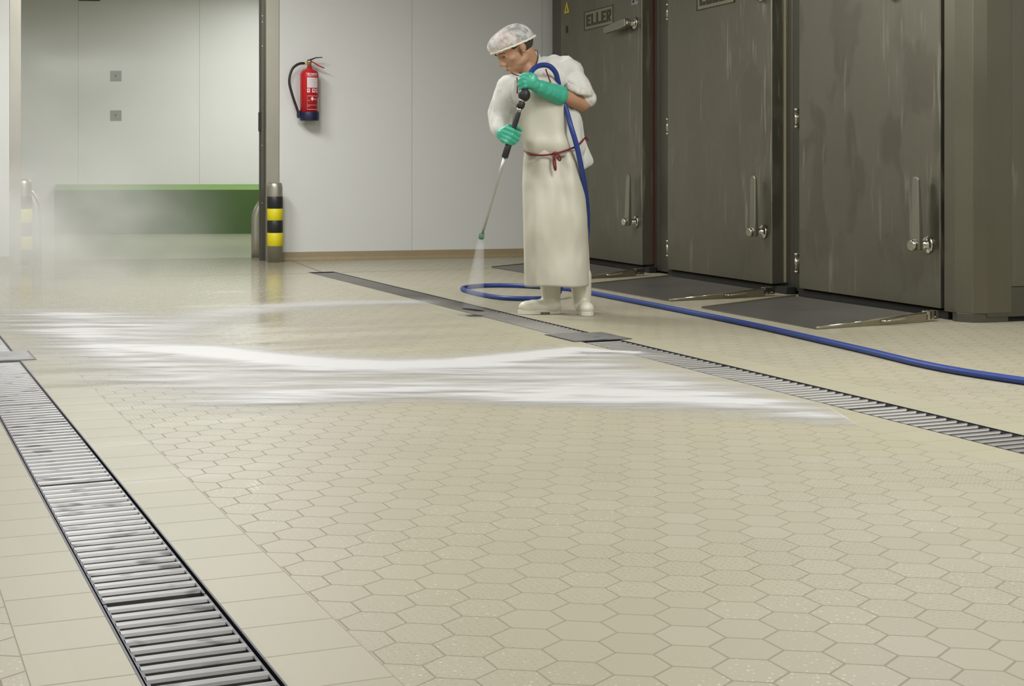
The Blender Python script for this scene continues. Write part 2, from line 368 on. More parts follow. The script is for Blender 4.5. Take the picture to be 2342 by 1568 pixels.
def grate(fa, fb, y0, y1, label, group, pitch=.0525, inset=.012, slim=.28, mat='grate'):
    Y0 = y0+.003; Y1 = y1-.003; ym = (Y0+Y1)/2; root = empty('drain_grating', ((fa(ym)+fb(ym))/2, ym, -.03), label, 'drain grating', group)
    mb = MB(); n = max(2, round((Y1-Y0-.01)/pitch)); p = (Y1-Y0-.01)/n
    for k in range(n):
        c = Y0+.005+p*(k+.5); x0 = fa(c)+inset; x1 = fb(c)-inset; hw = p*slim; sk = (x1-x0)*.02
        prof = [(-hw, -.024), (-hw, -.007), (-hw*.7, -.002), (0, .0), (hw*.7, -.002), (hw, -.007), (hw, -.024)]
        vs = [(x0, c+dy, z) for dy, z in prof]+[(x1, c+dy+sk, z) for dy, z in prof]; m_ = len(prof)
        mb.add(vs, [tuple(range(m_))[::-1], tuple(range(m_, 2*m_))]+[(i, (i+1) % m_, m_+(i+1) % m_, m_+i) for i in range(m_)])
    mb.build('slats', M[mat], root)
    fr = MB()
    for (f_, s_) in ((fa, 1), (fb, -1)):
        xa, xb = f_(Y0), f_(Y1); o1 = s_*inset*.75; o2 = s_*(inset*.75+.006)
        fr.add([(xa+o1, Y0, -.026), (xb+o1, Y1, -.026), (xb+o1, Y1, -.003), (xa+o1, Y0, -.003), (xa+o2, Y0, -.026), (xb+o2, Y1, -.026), (xb+o2, Y1, -.003), (xa+o2, Y0, -.003)],
               [(0, 1, 2, 3), (7, 6, 5, 4), (3, 2, 6, 7), (0, 4, 5, 1), (0, 3, 7, 4), (1, 5, 6, 2)])
    for t_ in (.25, .5, .75):
        ln = [(fa(Y)*(1-t_)+fb(Y)*t_, Y) for Y in (Y0, Y1)]
        fr.add([(ln[0][0]-.003, Y0, -.05), (ln[1][0]-.003, Y1, -.05), (ln[1][0]-.003, Y1, -.02), (ln[0][0]-.003, Y0, -.02), (ln[0][0]+.003, Y0, -.05), (ln[1][0]+.003, Y1, -.05), (ln[1][0]+.003, Y1, -.02), (ln[0][0]+.003, Y0, -.02)],
               [(0, 1, 2, 3), (7, 6, 5, 4), (3, 2, 6, 7), (0, 4, 5, 1), (0, 3, 7, 4), (1, 5, 6, 2)])
    fr.build('frame', M['grate_dark'], root)
    return root
gl = 'gratings of the left drain'
for y0, y1, lb in ((1.6, 2.935, 'steel slatted grating at the bottom of the picture, nearest of the left drain'),
                   (2.935, 4.11, 'steel grating second from the front in the left drain, dark gap down each side'),
                   (4.11, 5.55, 'steel grating of the left drain splashed with white foam at its far left corner'),
                   (5.55, 6.80, 'steel grating of the left drain just in front of the square sump cover'),
                   (7.19, 8.6, 'hazy steel grating of the left drain just behind the square sump cover')):
    grate(fx(XL1), fx(XL2), y0, y1, lb, gl)
gr_ = 'gratings of the right drain'
for y0, y1, lb in ((3.0, 4.35, 'steel grating of the right drain nearest the right edge of the picture'),
                   (4.35, 5.5, 'steel grating of the right drain touched by the tip of the white foam'),
                   (5.5, 6.53, 'steel grating of the right drain just in front of its rectangular sump cover'),
                   (6.88, 8.1, 'steel grating of the right drain beside the boots, behind the sump cover'),
                   (8.1, 9.4, 'steel grating of the right drain under the water jet, beside the hose loop'),
                   (9.4, 10.6, 'wet steel grating of the right drain, second from its far end'),
                   (10.6, 11.75, 'glittering wet grating at the far end of the right drain')):
    grate(RL, RE, y0, y1, lb, gr_, slim=.22, mat='grate_aged')
def sump(x0, x1, y0, y1, label, skew=.0):
    mb = MB(); mb.mi = 0
    mb.prism([(x0, y0), (x1, y0), (x1+skew, y1), (x0+skew, y1)], .0005, .004)
    mb.mi = 1; e = .012
    for (a, b, c, d) in ((x0-e, y0-e, x1+e, y0), (x0-e, y1, x1+e, y1+e), (x0-e, y0, x0, y1), (x1, y0, x1+e, y1)):
        mb.box((a, b, .0005), (c, d, .0025))
    o = mb.build('sump_cover', [M['grate'], M['grate_dark']], loc=((x0+x1)/2, (y0+y1)/2, 0)); return tag(o, label, 'drain cover')
sump(.375, .712, 6.83, 7.16, 'square steel sump cover breaking the left drain, half in mist')
sump(3.315, 3.625, 6.545, 6.86, 'rectangular steel sump cover in the right drain, in front of the boots')
# ------------------------------------------------------------------ far wall, doorway, room behind
WA = Vector((3.708, 13.451, 0)); WD = Vector((.99486, -.10122, 0)); WN = Vector((-.10122, -.99486, 0))   # WN towards the hall
def W(s, d, z): return WA+WD*s+WN*d+Vector((0, 0, z))
def wallpanels(name, cuts, z0, z1, back=True):
    mb = MB(); g = .0015
    for a, b in zip(cuts[:-1], cuts[1:]):
        mb.mi = 0; mb.box((a+g, -.18, z0), (b-g, 0, z1), W)
    mb.mi = 1; mb.box((cuts[0]+.01, -.175, z0+.001), (cuts[-1]-.01, -.004, z1-.001), W)
    return tag(mb.build(name, [M['panel'], M['seam']]), kind='structure')
wallpanels('wall_far', [-.04, 1.268, 2.62, 4.0], .0, 3.4)
wallpanels('wall_far_left', [-6.2, -5.0, -3.75, -2.505], 0, 3.4)
wallpanels('wall_far_lintel', [-2.505, -1.3, -.04], 2.95, 3.4)
def cove(name, s0, s1):
    mb = MB(); pr = [(0, .082), (.006, .08), (.009, .03), (.016, .012), (.034, .001), (0, .001)]
    n = len(pr); vs = [W(s0, d, z) for d, z in pr]+[W(s1, d, z) for d, z in pr]
    mb.add(vs, [tuple(range(n)), tuple(range(n, 2*n))[::-1]]+[(i, (i+1) % n, n+(i+1) % n, n+i) for i in range(n)])
    tag(mb.build(name, M['cove'], bevel=0), kind='structure')
cove('baseboard_far', -.04, 2.60); cove('baseboard_far_left', -6.2, -2.505)
# door frame: steel post each side, wraps the wall end
fr = MB()
for a, b, c in ((-.165, -.042, -.165), (-2.505, -2.405, -2.425)):
    fr.box((a, -.19, .001), (b, .006, 2.95), W)
fr.box((-2.505, -.19, 2.85), (-.042, .006, 2.95), W)
fr.mi = 1; fr.box((-.172, -.13, .001), (-.164, -.05, 2.86), W); fr.box((-.205, -.19, .001), (-.165, -.13, 2.86), W)
fr.box((-.2, -.12, .001), (-.165, -.075, 2.86), W)
fr.mi = 2
for z in (.55, 1.1, 1.55, 2.05, 2.28, 2.34): fr.lathe([(0, .005), (.003, .004)], W(-.19, -.074, z), WN, 8)
dro = tag(fr.build('door_1', [M['post'], M['steel_frame'], M['chrome']], bevel=.004), kind='structure')
mb = MB(); mb.box((-.222, -.125, 1.235), (-.2, -.07, 1.42), W); mb.build('latch_strike', M['black'], dro, bevel=.003)
# the back room
def BW(s, d, z):   # plane of kerb front: origin at its left end, d towards the hall
    o = Vector((2.3635, 20.12, 0)); t = Vector((.96174, -.27398, 0)); n = Vector((-.27398, -.96174, 0)); return o+t*s+n*d+Vector((0, 0, z))
mb = MB(); g = .0015
cuts = [-5.2, -3.9, -2.6, -1.1, .295, 1.925, 3.6, 5.2]
for a, b in zip(cuts[:-1], cuts[1:]): mb.mi = 0; mb.box((a+g, -.4, 0), (b-g, -.16, 3.4), BW)
mb.mi = 1; mb.box((-5.19, -.39, .001), (5.19, -.164, 3.39), BW)
tag(mb.build('wall_back_room', [M['panel'], M['seam']]), kind='structure')
mb = MB(); mb.mi = 0
pr = [(0, 0), (0, .60), (-.15, .672), (-.158, .672), (-.158, 0)]
vs = [BW(0, d, z) for d, z in pr]+[BW(5.2, d, z) for d, z in pr]
mb.add(vs, [(0, 1, 2, 3, 4), (9, 8, 7, 6, 5)]); mb.add([vs[0], vs[1], vs[6], vs[5]], [(0, 1, 2, 3)])
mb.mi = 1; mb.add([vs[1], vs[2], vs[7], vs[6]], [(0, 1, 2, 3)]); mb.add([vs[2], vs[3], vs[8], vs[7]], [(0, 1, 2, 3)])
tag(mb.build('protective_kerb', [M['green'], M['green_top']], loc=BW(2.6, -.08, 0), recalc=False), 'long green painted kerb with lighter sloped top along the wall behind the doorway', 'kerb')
mb = MB(); mb.add([(-3.4, yend(-3.4), -.001), (9, yend(9), -.001), (9, 21.5, -.001), (-3.4, 21.5, -.001)], [(0, 1, 2, 3)])
tag(mb.build('floor_back_room', M['back_floor'], recalc=False), kind='structure')
def wall_plate(px, name, s, z, label, mat):
    r = empty(name, BW(s, -.16, z), label, 'wall plate', 'steel plates on the wall behind the doorway')
    m1 = MB(); m1.box((s-.073, -.1595, z-.07), (s+.073, -.152, z+.07), BW); m1.build('cover', mat, r, bevel=.002)
    m2 = MB(); m2.lathe([(0, .012), (.006, .01)], BW(s-.005, -.152, z+.003), BW(0, 1, 0)-BW(0, 0, 0), 12); m2.build('socket', M['name_dark'], r)
wall_plate(0, 'wall_plate', .80, 2.149, 'upper grey square plate on the white wall above the green kerb', M['plate_grey'])
wall_plate(0, 'wall_plate', .80, 1.611, 'lower grey square plate on the white wall above the green kerb', M['plate_grey'])
mb = MB(); mb.box((.30, -.1595, 3.17), (.585, -.14, 3.32), BW)
tag(mb.build('wall_sign', M['name_dark'], loc=BW(.44, -.15, 3.17), bevel=.003), 'dark panel high on the wall behind the doorway, cut by the top edge', 'sign')
# remaining shell of hall and room
def slab(name, lo, hi, mat): mb = MB(); mb.box(lo, hi); tag(mb.build(name, mat), kind='structure')
slab('ceiling', (-2.6, -4, 3.4), (9.2, 22, 3.5), M['ceil'])
slab('wall_left', (-2.7, -4, 0), (-2.6, 14.1, 3.4), M['panel'])
slab('wall_near', (-2.6, -4.1, 0), (9.2, -4, 3.4), M['panel'])
slab('wall_right', (9.1, -4, 0), (9.2, 22, 3.4), M['panel'])
slab('wall_back_room_left', (-3.5, 14.2, 0), (-3.4, 22, 3.4), M['panel'])
E_ = emis('lamp_diffuser', 2.2)
for i, (x, y, p) in enumerate(LAMPS):
    r = empty('ceiling_lamp', (x, y, 3.4), 'fluorescent ceiling lamp above the %s' % ('hall floor' if y < 14 else 'room behind the doorway'), 'ceiling lamp', 'ceiling lamps')
    m1 = MB(); m1.box((x-.32, y-.75, 3.34), (x+.32, y+.75, 3.399)); m1.build('housing', M['ceil'], r, bevel=.01)
    m2 = MB(); m2.box((x-.30, y-.72, 3.325), (x+.30, y+.72, 3.3395)); m2.build('diffuser', E_, r, bevel=.004)
    ld = bpy.data.lights.new('lamp_light', 'AREA'); ld.shape = 'RECTANGLE'; ld.size = .55; ld.size_y = 1.44; ld.energy = p; ld.color = (.975, .985, 1.) if y < 14 else (.985, 1., .99)
    lo = bpy.data.objects.new('lamp_light', ld); COL.objects.link(lo); lo.parent = r; lo.location = (0, 0, -.08)
# ------------------------------------------------------------------ bollards and pipe guards
def bollard(loc, r, h, bands, label):
    o = empty('bollard', loc, label, 'bollard', 'striped bollards at the doorway'); L = Vector(loc)
    m1 = MB(); m1.lathe([(0, r), (h-.05, r), (h-.018, r*.93), (h-.004, r*.82), (h, r*.6)], L, UP, 32); m1.build('post', M['post'], o)
    for z0, z1, mt in bands:
        m2 = MB(); m2.lathe([(0, r+.0015), (.002, r+.003), (z1-z0-.002, r+.003), (z1-z0, r+.0015)], L+UP*z0, UP, 32); m2.build('stripe', M[mt], o)['label'] = ('yellow' if mt == 'tape_y' else 'black')+' stripe'
bollard((3.582, 13.287, 0), .072, .75, [(.504, .617, 'tape_k'), (.393, .503, 'tape_y'), (.277, .392, 'tape_k'), (.152, .276, 'tape_y')], 'steel bollard with yellow and black bands beside the fire extinguisher wall')
bollard((1.341, 13.768, 0), .078, .78, [(.512, .628, 'tape_k'), (.384, .511, 'tape_y'), (.262, .383, 'tape_k'), (.14, .261, 'tape_y')], 'steel bollard with yellow and black bands fading in mist at the left')
def guard(pts, r, label):
    mb = MB(); mb.tube(pts, r, 20); tag(mb.build('pipe_guard', M['post'], loc=pts[0]), label, 'pipe guard')
def arc(p0, hd, R, z):   # vertical pipe bending over by 80 degrees towards hd
    pts = [p0, p0+UP*(z*.5), p0+UP*z]
    for k in range(1, 9): a = math.radians(70)*k/8; pts.append(p0+UP*(z+R*math.sin(a))+hd*(R*(1-math.cos(a))))
    return pts
guard(arc(Vector((3.60, 14.06, 0)), Vector((.985, -.17, 0)), .24, .37), .05, 'bent steel pipe guard behind the right door post')
guard(arc(Vector((1.50, 14.22, .0)), Vector((-.985, .17, 0)), .26, .46), .055, 'bent steel pipe guard in the mist behind the left bollard')
# ------------------------------------------------------------------ fire extinguisher
def extinguisher():
    c = W(.232, .105, 0); R = .088
    r = empty('fire_extinguisher', W(.232, .105, 1.334), 'red fire extinguisher with black hose and navy base hanging on the white wall', 'fire extinguisher')
    b = MB(); b.lathe([(1.40, R), (1.775, R), (1.80, R*.93), (1.815, R*.72), (1.825, R*.42), (1.845, R*.26), (1.85, R*.26)], c, UP, 32); b.build('cylinder', M['red'], r)
    b = MB(); b.lathe([(1.334, R*.93), (1.34, R+.004), (1.415, R+.005), (1.417, R)], c, UP, 32)
    q = c-WD*(R+.012); b.lathe([(1.372, .018), (1.385, .022), (1.43, .02)], q, UP, 16)
    b.prism([(-R-.03, -.02), (-R+.02, -.02), (-R+.02, .02), (-R-.03, .02)], 1.36, 1.40, lambda x, y, z: c+WD*x+WN*y+UP*z); b.build('base_cap', M['navy'], r, bevel=.004)
    b = MB(); b.lathe([(1.85, .021), (1.885, .021), (1.89, .027), (1.905, .027), (1.907, .02)], c, UP, 18); b.tube([c+UP*1.878, c-WD*.05+UP*1.88], .009, 12); b.build('valve', M['brass'], r)
    b = MB(); b.tube([c+UP*1.905-WD*.018, c+UP*1.918+WD*.02, c+UP*1.935+WD*.06, c+UP*1.94+WD*.125], [.016, .013, .009, .007], 10, flat=.6); b.build('lever', M['navy'], r)
    b = MB(); b.tube([c+UP*1.9+WD*.02, c+UP*1.885+WD*.05, c+UP*1.86+WD*.09, c+UP*1.838+WD*.145], [.008, .009, .009, .007], 10, flat=.7); b.build('carry_handle', M['red'], r)
    b = MB(); pts = []
    for px, py in ((-.05, 1.88), (-.085, 1.878), (-.125, 1.862), (-.165, 1.825), (-.19, 1.76), (-.196, 1.69), (-.18, 1.62), (-.155, 1.54), (-.13, 1.47), (-.108, 1.41)): pts.append((px, py))
    P = [Vector((a, bb, 0)) for a, bb in pts]; sm = []
    for i in range(len(P)-1):
        p0, p1, p2, p3 = P[max(i-1, 0)], P[i], P[i+1], P[min(i+2, len(P)-1)]
        for k in range(5):
            t = k/5; sm.append(.5*((2*p1)+(p2-p0)*t+(2*p0-5*p1+4*p2-p3)*t*t+(3*p1-p0-3*p2+p3)*t**3))
    sm.append(P[-1]); b.tube([c+WD*q.x+UP*q.y+WN*.02*math.sin(i*.06) for i, q in enumerate(sm)], .0125, 12); b.build('hose', M['black'], r)
    b = MB(); b.tube([c-WD*.112+UP*1.42, c-WD*.1+UP*1.395], .0145, 12); b.build('hose_clip', M['brass'], r)
    # label wrapped on the cylinder
    b = MB(); rr = R+.0012
    def cyl(a0, a1, z0, z1, mi=0, dr=0.):
        n = 10; vs = []
        for k in range(n+1):
            a = a0+(a1-a0)*k/n; d = WN*math.cos(a)+WD*math.sin(a); vs += [c+d*(rr+dr)+UP*z0, c+d*(rr+dr)+UP*z1]
        b.mi = mi; b.add(vs, [(2*k, 2*k+2, 2*k+3, 2*k+1) for k in range(n)], True)
    cyl(-.42, .85, 1.645, 1.74)
    for k, (a0, a1) in enumerate(((-.42, -.12), (.12, .45), (.55, .85))): cyl(a0, a1, 1.60, 1.636); cyl(a0+.08, a1-.08, 1.612, 1.628, 1, .0006)
    for k in range(7): cyl(-.36, .35+.07*((k*3) % 5), 1.655+k*.0115, 1.6575+k*.0115, 2, .0006)
    cyl(-.4, .8, 1.565, 1.568); cyl(-.42, -.41, 1.44, 1.56); cyl(-.42, .8, 1.438, 1.441); cyl(-.42, .8, 1.48, 1.482); cyl(-.36, .74, 1.757, 1.759); cyl(-.3, .7, 1.752, 1.7535); cyl(-.36, -.1, 1.522, 1.524); cyl(-.4, -.12, 1.468, 1.47)
    cyl(.3, .75, 1.535, 1.5365); cyl(.3, .75, 1.54, 1.5415); cyl(.3, .7, 1.53, 1.5315)
    cyl(.88, 1.12, 1.425, 1.555)
    n0 = WN*math.cos(.12)+WD*math.sin(.12); t0 = WD*math.cos(.12)-WN*math.sin(.12); o = c+n0*(rr+.001)+UP*1.54
    b.mi = 0; b.add([o-t0*.014+UP*.0, o+UP*.022, o+t0*.016, o-UP*.022], [(0, 1, 2, 3)])
    b.build('label', [M['label_w'], M['red'], M['plate_grey']], r, recalc=False)
    # maker lettering in small white capitals round the shoulder
    cu = bpy.data.curves.new('lt', 'FONT'); cu.body = 'KOMPEE'; cu.size = .026; cu.align_x = 'CENTER'; cu.offset = .0006; to = bpy.data.objects.new('lt', cu); COL.objects.link(to)
    dg = bpy.context.evaluated_depsgraph_get(); me = bpy.data.meshes.new_from_object(to.evaluated_get(dg)); bpy.data.objects.remove(to)
    for v in me.vertices:
        a = .2+v.co.x/rr; d = WN*math.cos(a)+WD*math.sin(a); v.co = c+d*(rr+.001)+UP*(1.765+v.co.y)-wloc(r)
    me.materials.append(M['label_w']); o = bpy.data.objects.new('lettering', me); COL.objects.link(o); o.parent = r
    b = MB(); b.box((-.02, -.105, 1.70), (.02, -.088, 1.80), lambda x, y, z: c+WD*x+WN*y+UP*z); b.build('wall_bracket', M['steel_post'], r)
extinguisher()
# ------------------------------------------------------------------ smoking chambers (local frame: t along the row, n out into the hall)
CO = Vector((5.78, 6.75, 0)); CT = Vector((.0748, .9972, 0)); CN = Vector((-.9972, .0748, 0))
def K(t, n, z): return CO+CT*t+CN*n+Vector((0, 0, z))
CH = 3.2
def letters(b, t0, t1, z0, z1, text, d):     # block capitals; t0 is the far end (left in view)
    n = len(text); wd = (t0-t1)/n
    for i, ch in enumerate(text):
        a = t0-wd*i-wd*.06; w_ = wd*.84; h = z1-z0; st = w_*.34; sv = h*.22
        def bar(u0, u1, v0, v1): b.box((a-u1*w_, d, z0+v0*h), (a-u0*w_, d+.003, z0+v1*h), K)
        s_ = .36; v_ = .22
        bar(0, s_, 0, 1)
        if ch == 'E': bar(s_, 1, 0, v_); bar(s_, 1, 1-v_, 1); bar(s_, .85, .5-v_/2, .5+v_/2)
        if ch == 'L': bar(s_, 1, 0, v_)
        if ch == 'R':
            bar(s_, .95, 1-v_, 1); bar(s_, .9, .42, .42+v_*.8); bar(.68, 1, .56, .86)
            b.prism([(a-.62*w_, z0+.44*h), (a-.98*w_, z0), (a-.66*w_, z0), (a-.34*w_, z0+.44*h)], d, d+.003, lambda x, y, z: K(x, z, y))
def chamber(td0, td1, tb0, tb1, label, gasket_or_slit, plate, lever_up, lower_dir, sign, group='steel smoking chambers'):
    r = empty('smoking_chamber', K((tb0+tb1)/2, -.7, 0), label, 'smoking chamber', group)
    b = MB(); b.box((tb0, -1.6, .02), (tb1, -.11, CH), K); b.build('body', M['steel_frame'], r, bevel=.004)
    z0 = .062
    b = MB(); b.prism([(td0, 0), (td0, -.105), (td1+.18, -.105), (td1, 0)] if False else [(td0, 0), (td0, -.106), (td1+.12, -.106), (td1, 0)], z0, 2.62, K)
    door = b.build('door', M['steel'], r, bevel=.006)
    b = MB(); b.box((td0-.012, -.1095, z0+.01), (td0+.012, -.098, 2.6), K); b.build('gasket_or_slit', gasket_or_slit, door)  # red gasket on the farthest door, painted lit slit on the others
    # hinges: pin barrels on the far side
    for z in (.21, 1.215, 2.16):
        b = MB(); th = td1+.185
        b.lathe([(0, .010), (.006, .017), (.02, .017)], K(th, -.093, z-.062), UP, 14); b.lathe([(0, .0145), (.09, .0145)], K(th, -.093, z-.036), UP, 14); b.lathe([(0, .017), (.014, .017), (.022, .008)], K(th, -.093, z+.06), UP, 14)
        b.box((th-.05, -.1085, z-.035), (th, -.1, z+.055), K)
        b.build('hinge', M['chrome'], door)
    # lower latch: flange, spindle, lever upwards, round knob
    def latch(tc, zc, ang, ln, name, flat=False):
        b = MB(); c0 = K(tc, 0, zc)
        b.lathe([(.001, .052), (.010, .052), (.014, .044), (.015, .030), (.020, .026), (.062, .026)], c0, CN, 28)
        if not flat: b.lathe([(.090, .030), (.094, .033), (.118, .033), (.124, .028)], c0, CN, 28)
        b.lathe([(.055, .034 if flat else .020), (.1, .034 if flat else .020)], c0, CN, 20)
        hub = b.build(name, M['chrome'], door)
        l = MB(); dirv = CT*math.sin(ang)+UP*math.cos(ang); sd = CN.cross(dirv).normalized()
        p = []
        for (q, wd_) in ((-.03, .034), (.06, .040), (ln-.02, .030), (ln, .018)): p.append((q, wd_))
        vs = []
        for off in ((.060, .092) if not flat else (.060, .115)):
            for q, wd_ in p: vs.append(c0+CN*(off-(.012 if off > .07 and q > ln*.8 else 0))+dirv*q+sd*wd_)
            for q, wd_ in reversed(p): vs.append(c0+CN*(off-(.012 if off > .07 and q > ln*.8 else 0))+dirv*q-sd*wd_)
        n = 8; l.add(vs, [tuple(range(n))[::-1], tuple(range(n, 2*n))]+[(i, (i+1) % n, n+(i+1) % n, n+i) for i in range(n)])
        l.build('lever_handle', M['lever'], door, bevel=.006)
    latch(td0+.11, .425, lower_dir, .40, 'latch_knob')
    latch(td0+.13, 2.115, lever_up, .44, 'latch_knob', True)
    if plate:
        ta, tb, za, zb = plate; b = MB(); b.mi = 0; b.box((ta, .0, za), (tb, .003, zb), K); b.mi = 1; e = .008
        for q in (((ta, za), (tb, za+e)), ((ta, zb-e), (tb, zb)), ((ta, za), (ta+e*1.6, zb)), ((tb-e*1.6, za), (tb, zb))): b.box((q[0][0], .003, q[0][1]), (q[1][0], .005, q[1][1]), K)
        letters(b, tb-.045, ta+.035, za+.032, zb-.032, 'ELLER', .003)
        b.build('name_plate', [M['name_light'], M['name_dark']], door)
    return r, door
c3, d3 = chamber(.0, 1.53, -.02, 1.80, 'steel smoking chamber nearest the camera, its whole door in view with water runs', M['lit_slit'], None, 2.0, .05, 0)
c2, d2 = chamber(1.895, 3.53, 1.802, 3.93, 'middle steel smoking chamber with a cut off name plate at the top of its door', M['lit_slit'], (2.42, 3.02, 2.10, 2.29), 1.25, .03, 0)
c1, d1 = chamber(4.02, 5.83, 3.932, 6.33, 'farthest steel smoking chamber, directly behind the worker, with a full name plate', M['gasket_or_slit'], (4.60, 5.25, 2.15, 2.322), 1.63, -.0, 0)
b = MB(); b.prism([(5.745, 2.36), (5.62, 2.36), (5.68, 2.47)], .0, .002, lambda x, y, z: K(x, z, y)); b.build('warning_label', M['yellow'], d1)
b = MB(); b.prism([(5.70, 2.375), (5.665, 2.375), (5.682, 2.42)], .002, .003, lambda x, y, z: K(x, z, y)); b.build('warning_mark', M['name_dark'], d1)
b = MB(); b.box((5.665, .0, 2.17), (5.69, .006, 2.235), K); b.build('lock_slot', M['black'], d1)
b = MB(); b.mi = 0; b.box((4.09, .0, 2.275), (4.22, .002, 2.42), K); b.mi = 1
for q in ((4.10, 4.125, 2.30, 2.33), (4.13, 4.19, 2.32, 2.35), (4.16, 4.20, 2.29, 2.315)): b.box((q[0], .002, q[2]), (q[1], .003, q[3]), K)
b.build('notice_label', [M['plate_grey'], M['black']], d1)
# end column and riveted side panel
r = empty('end_column', K(-.14, -.1, 0), 'chamfered stainless corner column at the right of the nearest chamber', 'column')
b = MB(); b.prism([(-.03, -.3), (-.03, -.004), (-.13, -.004), (-.225, -.05), (-.248, -.13), (-.248, -.3)][::-1], .05, CH, K); b.build('casing', M['steel_post'], r, bevel=.006)
b = MB(); b.prism([(-.10, -.28), (-.10, -.01), (-.14, -.01), (-.222, -.052), (-.24, -.13), (-.24, -.28)][::-1], .0, .052, K); b.build('foot', M['steel_frame'], r, bevel=.003)
r = empty('side_panel', K(-.25, -1.6, 0), 'riveted stainless side wall at the right edge of the picture', 'steel panel')
def SP(n_, t_, z): return K(-.245-t_, -.133-n_, z)
b = MB(); b.box((0, -.03, .20), (3.0, 0, CH), SP); b.build('upper_sheet', M['steel'], r, bevel=.002)
b = MB(); b.box((0, -.03, .03), (3.0, .002, .197), SP); b.build('lower_sheet', M['steel_frame'], r, bevel=.002)
for z, n_ in ((.29, .05), (.625, .04), (1.085, .04), (1.545, .04), (2.0, .04), (.155+.08, .09)):
    b = MB(); b.lathe([(0, .016), (.003, .015), (.006, .010), (.0075, .003)], SP(n_, .0, z), SP(0, -1, 0)-SP(0, 0, 0), 16); b.build('rivet', M['rivet'], r)
b = MB(); b.box((-.02, -.12, .0), (3.0, -.02, .03), SP); b.build('gap_shade', M['dark'], r)  # dark strip added as the shaded gap under the panel
# ------------------------------------------------------------------ ramps
def ramp(A, B, C, D, zt, label):
    A, B, C, D = [Vector((*q, 0)) for q in (A, B, C, D)]
    r = empty('loading_ramp', (A+B+C+D)/4, label, 'ramp', 'loading ramps before the chamber doors')
    b = MB(); tp = [A+UP*.006, B+UP*.006, C+UP*zt, D+UP*zt]; bt = [A+UP*.0012, B+UP*.0012, C+UP*(zt-.005), D+UP*(zt-.005)]
    b.add(tp+bt, [(0, 1, 2, 3), (7, 6, 5, 4), (0, 4, 5, 1), (1, 5, 6, 2), (2, 6, 7, 3), (3, 7, 4, 0)]); b.build('plate', M['ramp'], r)
    out = (B-A).normalized()
    for P, Q, sg in ((B, C, 1), (A, D, -1)):
        o_ = out*sg; b = MB()
        vs = [P+UP*.001, Q+UP*.001, Q+UP*(zt+.012), P+UP*.012]; vs += [v+o_*.008 for v in vs]
        b.add(vs, [(0, 1, 2, 3), (7, 6, 5, 4), (0, 4, 5, 1), (1, 5, 6, 2), (2, 6, 7, 3), (3, 7, 4, 0)]); b.build('side_plate', M['name_light'], r, bevel=.0015)
        if sg < 0: continue
        b = MB(); b.tube([P+UP*.010+o_*.004, Q+UP*(zt+.012)+o_*.004], .0055, 10); b.build('side_rail', M['chrome'], r)
        e = Q-P; b = MB(); c0 = P+e*.57+o_*.012+UP*(zt*.6); c1 = P+e*.8+o_*.012+UP*(zt*.8)
        b.tube([c0-o_*.008, c0+o_*.01, c0+o_*.026+e*.02, c1+o_*.026-e*.02, c1+o_*.01, c1-o_*.008], .006, 10); b.build('lift_handle', M['chrome'], r)
        b = MB(); ee = e.normalized(); q0 = Q+o_*.0
        for k in (0, 1, 2):
            s0 = q0+ee*(.012+.032*k); vs = [s0+UP*.012, s0+ee*.022+UP*.012, s0+ee*.022+UP*(zt+.018), s0+UP*(zt+.018)]; vs += [v-o_*.05 for v in vs]
            b.add(vs, [(0, 1, 2, 3), (7, 6, 5, 4), (0, 4, 5, 1), (1, 5, 6, 2), (2, 6, 7, 3), (3, 7, 4, 0)])
        b.tube([q0+ee*.005+UP*(zt*.55)-o_*.02, q0+ee*.10+UP*(zt*.55)-o_*.02], .008, 10); b.build('hinge_block', M['chrome'], r)
ramp((4.852, 7.83), (4.785, 6.566), (5.60, 6.655), (5.64, 7.95), .042, 'grey steel loading ramp nearest the camera, beside the corner column')
ramp((4.965, 9.72), (4.912, 8.329), (5.71, 8.42), (5.80, 9.80), .042, 'grey steel loading ramp before the middle chamber door')
ramp((5.157, 11.80), (5.11, 10.25), (5.83, 10.42), (5.92, 11.9), .042, 'misty steel loading ramp behind the worker, before the farthest door')
for i, (ta, tb) in enumerate(((-.03, 1.6), (1.75, 3.6), (3.95, 5.9))):  # sills coloured near black to paint the shade of the gap
    b = MB(); b.box((ta, -.105, .001), (tb, -.035, .05), K); tag(b.build('door_sill', M['dark'], loc=K((ta+tb)/2, -.06, .0), bevel=.003), ('low sill under the nearest chamber door, darkened for the shaded gap', 'low sill under the middle chamber door, darkened for the shaded gap', 'low sill under the farthest chamber door, darkened for the shaded gap')[i], 'door sill', 'sills under the chamber doors')
